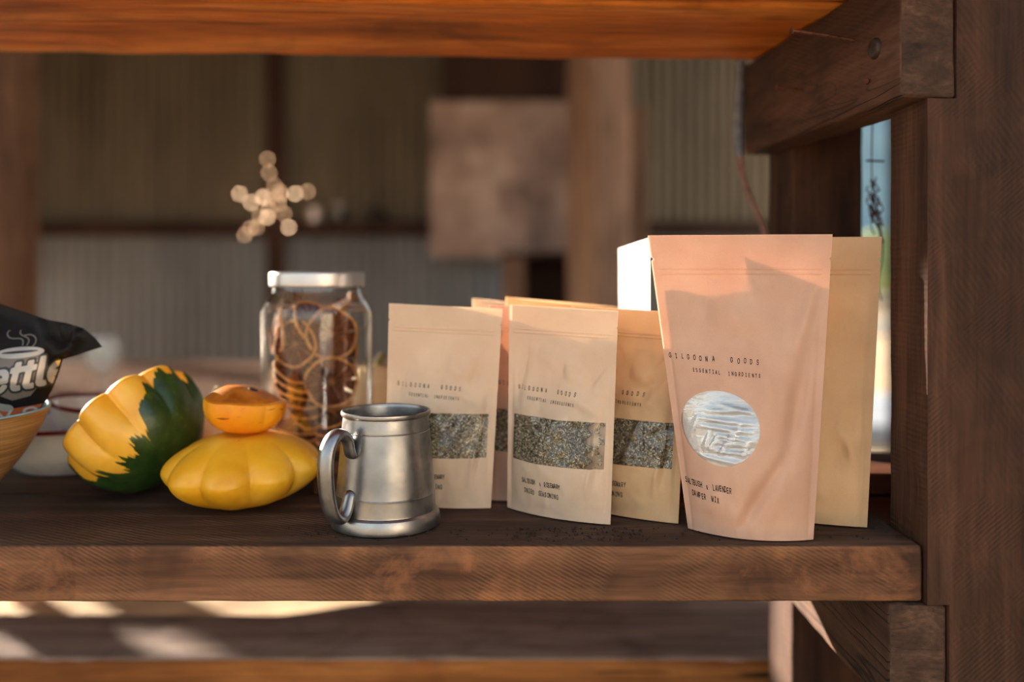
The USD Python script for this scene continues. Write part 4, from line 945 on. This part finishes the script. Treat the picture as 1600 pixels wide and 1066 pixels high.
lid = [(0.0, 0.2056), (0.0472, 0.2056), (0.0472, 0.196), (0.0478, 0.1952), (0.0492, 0.1956), (0.0495, 0.197), (0.0495, 0.2085), (0.0488, 0.2105), (0.047, 0.2115), (0.0, 0.2112)]
jar.add('lid', xf(lathe(np.array(lid) * [JS, 0.941], 96), None, jar.base), LID, 40, label='pale metal screw lid')

def slice_parts(rng, R=0.025):
    h = 0.0016
    th = np.linspace(0, 2 * np.pi, 61)[:-1]
    wob = lambda t: 0.0016 * np.sin(2 * t + rng.uniform(0, 6)) 
    ring = []
    for t in th:
        r1 = R * (1 + 0.02 * math.sin(5 * t)); 
        ring.append([(r1 - 0.0026, h * 0.7), (r1 - 0.0008, h), (r1, 0.0), (r1 - 0.0008, -h), (r1 - 0.0026, -h * 0.7)])
    ring = np.array(ring); wz = 0.0022 * np.sin(2 * th + 1.0) + 0.0012 * np.sin(3 * th)
    v = np.stack([ring[..., 0] * np.cos(th)[:, None], ring[..., 0] * np.sin(th)[:, None], ring[..., 1] + wz[:, None]], -1)
    k = 5; f = grid_faces(k, 61)[:0]
    i, j = np.meshgrid(np.arange(60), np.arange(k), indexing='ij')
    f = np.stack([i * k + j, ((i + 1) % 60) * k + j, ((i + 1) % 60) * k + (j + 1) % k, i * k + (j + 1) % k], -1).reshape(-1, 4)
    rind = raw((v.reshape(-1, 3), f))
    segs = []
    ns = 10
    for s in range(ns):
        a0, a1 = (s + 0.08) / ns * 2 * np.pi, (s + 0.92) / ns * 2 * np.pi
        aa = np.linspace(a0, a1, 7)
        out = [(0.0024 * math.cos((a0 + a1) / 2), 0.0024 * math.sin((a0 + a1) / 2))] + [((R - 0.0024) * math.cos(a), (R - 0.0024) * math.sin(a)) for a in aa]
        m = trimesh.creation.extrude_polygon(Polygon(out), 0.0016, engine='earcut')
        mv, mf_ = raw(m); mv = mv.copy(); mv[:, 2] -= 0.0008
        tq = np.arctan2(mv[:, 1], mv[:, 0]); rr2 = np.hypot(mv[:, 0], mv[:, 1]) / R
        mv[:, 2] += (0.0022 * np.sin(2 * tq + 1.0) + 0.0012 * np.sin(3 * tq)) * rr2 ** 2
        segs.append((mv, mf_))
    memb = []
    for s in range(ns):
        a = s / ns * 2 * np.pi
        pts = np.array([[q * math.cos(a), q * math.sin(a), (0.0022 * math.sin(2 * a + 1) + 0.0012 * math.sin(3 * a)) * (q / R) ** 2] for q in np.linspace(0.001, R - 0.002, 5)])
        memb.append(sweep(pts, 0.0011, 0.0005, 6, (0, 0, 1)))
    memb.append(lathe([(0, -0.0013), (0.0028, -0.001), (0.0028, 0.001), (0, 0.0013)], 14))
    return rind, join(*segs), join(*memb)

SL = 'dried orange slice with a dark centre, one of many packed inside the glass jar'
GRP = 'dried orange slices in the glass jar'
rng = np.random.default_rng(77)
places = []
def sl(px, py, d, n, spin=0, sc=1.0):
    places.append((P(px, py, d + 0.035), np.array(n, float), spin, sc * 1.04))
sl(532, 523, 0.912, (0.15, -1, 0.05), 10, 1.05)
sl(461, 537, 0.918, (-0.35, -1, 0.1), 40, 1.0)
sl(534, 598, 0.910, (0.22, -1, -0.05), 80, 1.08)
sl(484, 503, 0.925, (0.92, -0.5, 0.3), 20, 0.9)
sl(430, 520, 0.935, (-0.9, -0.5, 0.1), 20, 0.95)
sl(470, 520, 0.94, (0.3, -1, 0.2), 0, 1.0)
for k in range(6):
    sl(455 + 5 * k, 578 + 13.5 * k, 0.918 + 0.002 * k, (0.45, -0.42, 0.85), 30 * k, 0.9)
for k in range(4):
    sl(462 + (k % 2) * 8, 664 + 15 * k, 0.928, (0.15 * (-1) ** k, -0.25, 1), 47 * k, 0.95)
for k in range(5):
    sl(531 - (k % 2) * 8, 652 + 17 * k, 0.93, (-0.25 + 0.1 * k, -0.2, 1), 63 * k, 0.95)
for k in range(14):
    a = k * 2.4
    places.append((np.array([JX + 0.022 * math.cos(a), JY + 0.018 + 0.012 * math.sin(a), BT + 0.020 + 0.0105 * k]), rng.normal(size=3) * [0.35, 0.25, 0.5] + [0, -0.5, 0.5], 40 * k, 1.0))
first = None
for k, (c, n, spin, sc) in enumerate(places):
    # keep every slice inside the glass
    d = c[:2] - [JX, JY]; ext = 0.025 * sc * math.sqrt(max(0.0, 1 - (n[:2] @ d / (np.linalg.norm(n) * np.linalg.norm(d) + 1e-9)) ** 2)) if np.linalg.norm(d) > 1e-4 else 0
    zf = BT + 0.013 + 0.025 * sc * math.sqrt(max(0, 1 - (n[2] / np.linalg.norm(n)) ** 2)); c = c.copy(); c[2] = max(c[2], zf)
    B_ = basis(n) @ rot([0, 0, 1], spin)
    ring = np.array([[math.cos(t), math.sin(t), 0] for t in np.linspace(0, 6.28, 24)]) * 0.0255 * sc @ B_.T
    for _ in range(60):
        far = np.hypot(*(c + ring - [JX, JY, 0])[:, :2].T)
        q = far.argmax()
        if far[q] <= 0.0545: break
        dd = (c + ring[q] - [JX, JY, 0])[:2]; c[:2] -= dd / np.linalg.norm(dd) * (far[q] - 0.054)
    pth = numbered('/World/dried_orange_slice')
    x = UsdGeom.Xform.Define(stage, pth)
    M = np.eye(4); M[:3, :3] = (B_ * sc); M[:3, 3] = c
    x.AddTransformOp().Set(Gf.Matrix4d(M.T.tolist()))
    setdata(x.GetPrim(), label=SL, category='orange slice', group=GRP)
    if first is None:
        first = pth
        ri_, fl_, pi_ = slice_parts(rng)
        for nm, m_, mt_ in (('rind', ri_, RIND), ('flesh', fl_, FLESH), ('membrane', pi_, PITH)):
            usdkit.mesh(stage, pth + '/' + nm, m_, mt_, 40)
    else:
        x.GetPrim().GetReferences().AddInternalReference(first)
        x.ClearXformOpOrder(); x.AddTransformOp().Set(Gf.Matrix4d(M.T.tolist()))
        x.GetPrim().SetInstanceable(True)

# ------------------------------------------------------------------ bamboo bowl and the packet of chips in it
BX, BY = -0.551, 0.815
bowl = Thing('bamboo_bowl', 'coiled bamboo bowl with a pale blue lining at the left edge', 'bowl', (BX, BY, SO))
hb = 0.093
bo = [(0, 0.0), (0.048, 0.0), (0.052, 0.002), (0.066, 0.014), (0.082, 0.032), (0.0985, 0.054), (0.1105, 0.076), (0.1165, hb - 0.003), (0.1178, hb)]
bi = [(0.1138, hb), (0.1128, hb - 0.004), (0.1068, 0.076), (0.0945, 0.055), (0.078, 0.034), (0.062, 0.018), (0.048, 0.009), (0, 0.008)]
bowl.add('body', xf(lathe(smooth_prof(bo, 60), 120), None, bowl.base), BAMBOO, True)
bowl.add('lining', xf(lathe(np.vstack([[(0.1178, hb)], [(0.1162, hb + 0.0014)], smooth_prof(bi, 40)]), 120), None, bowl.base), LACQUER, True, label='pale blue lacquered lining')

CD = 0.855
def cpix(px, py):
    return P(px, py, CD)[[0, 2]]
out = [(-150, 470), (-60, 462), (0, 475), (40, 488), (75, 500), (104, 505), (130, 513), (148, 528), (160, 542), (138, 549), (115, 557), (98, 562), (91, 584), (82, 608), (68, 632), (48, 660), (22, 690), (-10, 718), (-60, 734), (-170, 734), (-230, 700), (-258, 640), (-235, 540), (-215, 476)]
opoly = Polygon([cpix(*p) for p in out])
flap_line = LineString([cpix(-215, 520), cpix(0, 520), cpix(62, 530), cpix(98, 562)])
def thick(xz):
    pts = shapely.points(xz)
    d = shapely.distance(opoly.exterior, pts)
    seal = np.clip((shapely.distance(LineString([cpix(-215, 462), cpix(0, 470), cpix(75, 496), cpix(160, 542)]), pts) - 0.012) / 0.05, 0, 1)
    t = 0.030 * (1 - np.exp(-d / 0.022)) * seal ** 0.7
    t = t + 0.004 * (meshkit.fbm(np.c_[xz * 28, 0 * xz[:, 0]], 3, 4) - 0.5) * np.clip(d / 0.01, 0, 1)
    # folds at the free corner
    for p, q, a in (((98, 562), (128, 514), 0.006), ((112, 556), (104, 508), -0.004), ((98, 562), (66, 505), 0.004)):
        L = LineString([cpix(*p), cpix(*q)])
        t = t + a * np.exp(-(shapely.distance(L, pts) / 0.005) ** 2) * np.clip(d / 0.006, 0, 1)
    return t
def inside_mesh(poly, step):
    from scipy.spatial import Delaunay
    x0, y0, x1, y1 = poly.bounds
    gx_, gy_ = np.meshgrid(np.arange(x0, x1, step), np.arange(y0, y1, step))
    g = np.c_[gx_.ravel(), gy_.ravel()]
    g = g[shapely.contains(poly.buffer(-step * 0.5), shapely.points(g))]
    bd_ = poly.exterior; k = max(20, int(bd_.length / (step * 0.7)))
    e = np.array([bd_.interpolate(s, normalized=True).coords[0] for s in np.arange(k) / k])
    pts = np.vstack([e, np.array(bd_.coords)[:-1], g])
    tri = Delaunay(pts).simplices
    c_ = pts[tri].mean(1)
    tri = tri[shapely.contains(poly, shapely.points(c_))]
    a_ = pts[tri]; ar = np.cross(a_[:, 1] - a_[:, 0], a_[:, 2] - a_[:, 0])
    tri = np.where(ar[:, None] < 0, tri[:, ::-1], tri)[np.abs(ar) > 1e-12]
    return pts, tri
def on_bag(xz, lift=0.0):
    return np.stack([xz[:, 0], CD - thick(xz) - lift, xz[:, 1]], 1)
chips = Thing('chip_packet', 'black foil packet of potato chips standing in the bamboo bowl', 'chip packet', (BX, CD, SH + 0.01))
pts, tri = inside_mesh(opoly, 0.0035)
chips.add('front_panel', (on_bag(pts, 0.0004), tri), FOIL, True)
bk = on_bag(pts); bk[:, 1] = CD + (CD - bk[:, 1]) * 0.6 + 0.0004
chips.add('back_panel', (bk, tri[:, ::-1]), FOIL, True)
def patch(name, poly, m, lift, step=0.002, label=None, smooth=True):
    meshes = []
    for g in getattr(poly, 'geoms', [poly]):
        if g.area < 1e-8: continue
        tv, tf = trimesh.creation.triangulate_polygon(g, engine='earcut') if g.interiors else inside_mesh(g, step)
        meshes.append((on_bag(tv, lift), tf))
    chips.add(name, join(*meshes), m, smooth, label=label)
def pxpoly(pts_): return Polygon([cpix(*p) for p in pts_])
bandp = pxpoly([(-230, 664), (-60, 651), (0, 640), (40, 634), (90, 628), (60, 690), (46, 720), (-60, 740), (-230, 740)]).intersection(opoly.buffer(-0.0005))
patch('flavour_band', bandp, ORANGE_INK, 0.0007, 0.003, label='orange flavour band')
# lettering
def bag_text(string, px, py, capx, rotd, shear, m, lift, bold=True, grow=0.0, squeeze=1.0, name='lettering'):
    h = capx / F * CD
    t = meshkit.text_mesh(string, h, 0.0002, bold)
    # read the letters' outline back as polygons at the top face so that they lie on the foil
    v_, f_ = raw(t)
    top = np.isclose(v_[f_][:, :, 2], v_[:, 2].max()).all(1)
    polys = shapely.union_all([Polygon(v_[t_][:, :2]) for t_ in f_[top] if Polygon(v_[t_][:, :2]).area > 1e-12]).buffer(grow * h)
    polys = shapely.affinity.affine_transform(polys, [squeeze, shear, 0, 1, 0, 0])
    polys = shapely.affinity.rotate(polys, rotd, origin=(0, 0))
    o = cpix(px, py)
    polys = shapely.affinity.translate(polys, o[0], o[1]).simplify(0.00005)
    polys = polys.intersection(opoly.buffer(-0.0005))
    ms = []
    for g in getattr(polys, 'geoms', [polys]):
        tv, tf = trimesh.creation.triangulate_polygon(g, engine='earcut')
        mm = trimesh.Trimesh(np.c_[tv, 0 * tv[:, 0]], tf, process=False).subdivide_to_size(0.004)
        n_ = np.cross(mm.vertices[mm.faces[:, 1]] - mm.vertices[mm.faces[:, 0]], mm.vertices[mm.faces[:, 2]] - mm.vertices[mm.faces[:, 0]])[:, 2]
        ff = np.where(n_[:, None] < 0, mm.faces[:, ::-1], mm.faces)
        ms.append((on_bag(np.array(mm.vertices)[:, :2], lift), ff))
    chips.add(name, join(*ms), m, True)
# kettle emblem: belly, lid, steam
patch('kettle_emblem', pxpoly([(6, 556), (76, 552), (72, 578), (70, 600), (58, 616), (36, 622), (18, 612), (8, 590)]), GREY_INK, 0.0007, 0.003)
patch('kettle_emblem', shapely.affinity.rotate(shapely.affinity.scale(Point(*cpix(44, 549)).buffer(1.0), 33 / F * CD, 8.5 / F * CD), 4), SILVER_INK, 0.0010, 0.002)
patch('kettle_emblem', shapely.affinity.rotate(shapely.affinity.scale(Point(*cpix(44, 548)).buffer(1.0), 25 / F * CD, 1.9 / F * CD), 4), BLACK_INK, 0.0013, 0.002)
patch('kettle_emblem', LineString([cpix(76, 553), cpix(62, 572)]).buffer(0.0010), SILVER_INK, 0.0010, 0.001)
patch('kettle_emblem', LineString(spline([np.array(cpix(-8, 604)), np.array(cpix(4, 622)), np.array(cpix(30, 634))], 12)).buffer(0.0035).intersection(opoly), SILVER_INK, 0.0010, 0.002)
for s_ in (((46, 538), (40, 528), (26, 527), (20, 520), (22, 516)), ((52, 538), (50, 527), (40, 522), (38, 516)), ((60, 540), (63, 530), (58, 524), (44, 524))):
    patch('steam_mark', LineString(spline([np.array(cpix(*p)) for p in s_], 20)).buffer(0.00055), GREY_INK, 0.0010, 0.001)
bag_text('Kettle', -30, 616, 42, 9, 0.32, BLACK_INK, 0.0014, grow=0.10, squeeze=0.86, name='brand_lettering')
bag_text('Kettle', -30, 616, 42, 9, 0.32, SILVER_INK, 0.0018, grow=0.02, squeeze=0.86, name='brand_lettering')
bag_text('HONEY SO', -77, 678, 23, 9, 0.25, WHITE_INK, 0.0012, bold=False, grow=0.01, squeeze=1.0, name='flavour_lettering')

# ------------------------------------------------------------------ enamel bowls
def enamel(name, label, c, R, h, rb, tilt_=None):
    t = Thing(name, label, 'enamel bowl', c)
    o = [(0, 0.002), (rb - 0.004, 0.002), (rb, 0.0), (rb + 0.003, 0.002), (rb + (R - rb) * 0.55, h * 0.34), (R * 0.95, h * 0.85), (R * 0.985, h * 0.965)]
    i = [(R * 0.965, h * 0.965), (R * 0.93, h * 0.86), (rb + (R - rb) * 0.5, h * 0.36), (rb, 0.006), (0, 0.005)]
    Rm = np.eye(3) if tilt_ is None else tilt_
    t.add('bowl', xf(lathe(np.vstack([smooth_prof(o, 40), smooth_prof(i, 40)]), 96), Rm, c), ENAMEL, True)
    k = np.linspace(0, 2 * np.pi, 13)[:-1]
    t.add('rim', xf(lathe([(R * 0.975 + 0.0028 * math.cos(a), h * 0.97 + 0.0024 * math.sin(a)) for a in np.r_[k, 0]], 96), Rm, c), ENAMEL_RIM, True, label='dark red enamel rim')
enamel('enamel_bowl', 'wide white enamel bowl with dark red rim on the shelf behind the bamboo bowl', (P(118, 0, 1.03)[0], 1.025, SO), 0.092, 0.053, 0.055)
enamel('enamel_bowl', 'smaller white enamel bowl with dark red rim stacked inside the wide one', (P(118, 0, 1.03)[0] + 0.030, 1.025, SO + 0.030), 0.060, 0.042, 0.026, rot([0, 1, 0], 7))

# crumbs on the shelf in front of the pouches
rng = np.random.default_rng(12)
cr = []
for k in range(240):
    x = rng.uniform(0.0, 0.11) if k < 110 else rng.uniform(-0.2, 0.33)
    y = rng.uniform(0.732, 0.772)
    m = trimesh.creation.icosphere(0, rng.uniform(0.0004, 0.0012)); m.apply_scale(1); m.apply_transform(trimesh.transformations.random_rotation_matrix(rng.random(3)))
    m.apply_translation((x, y, SH + 0.0007)); cr.append(m)
single('crumbs', join(*cr), CRUMB, 'scatter of dark crumbs on the shelf in front of the pouches', 'crumbs', kind='stuff')
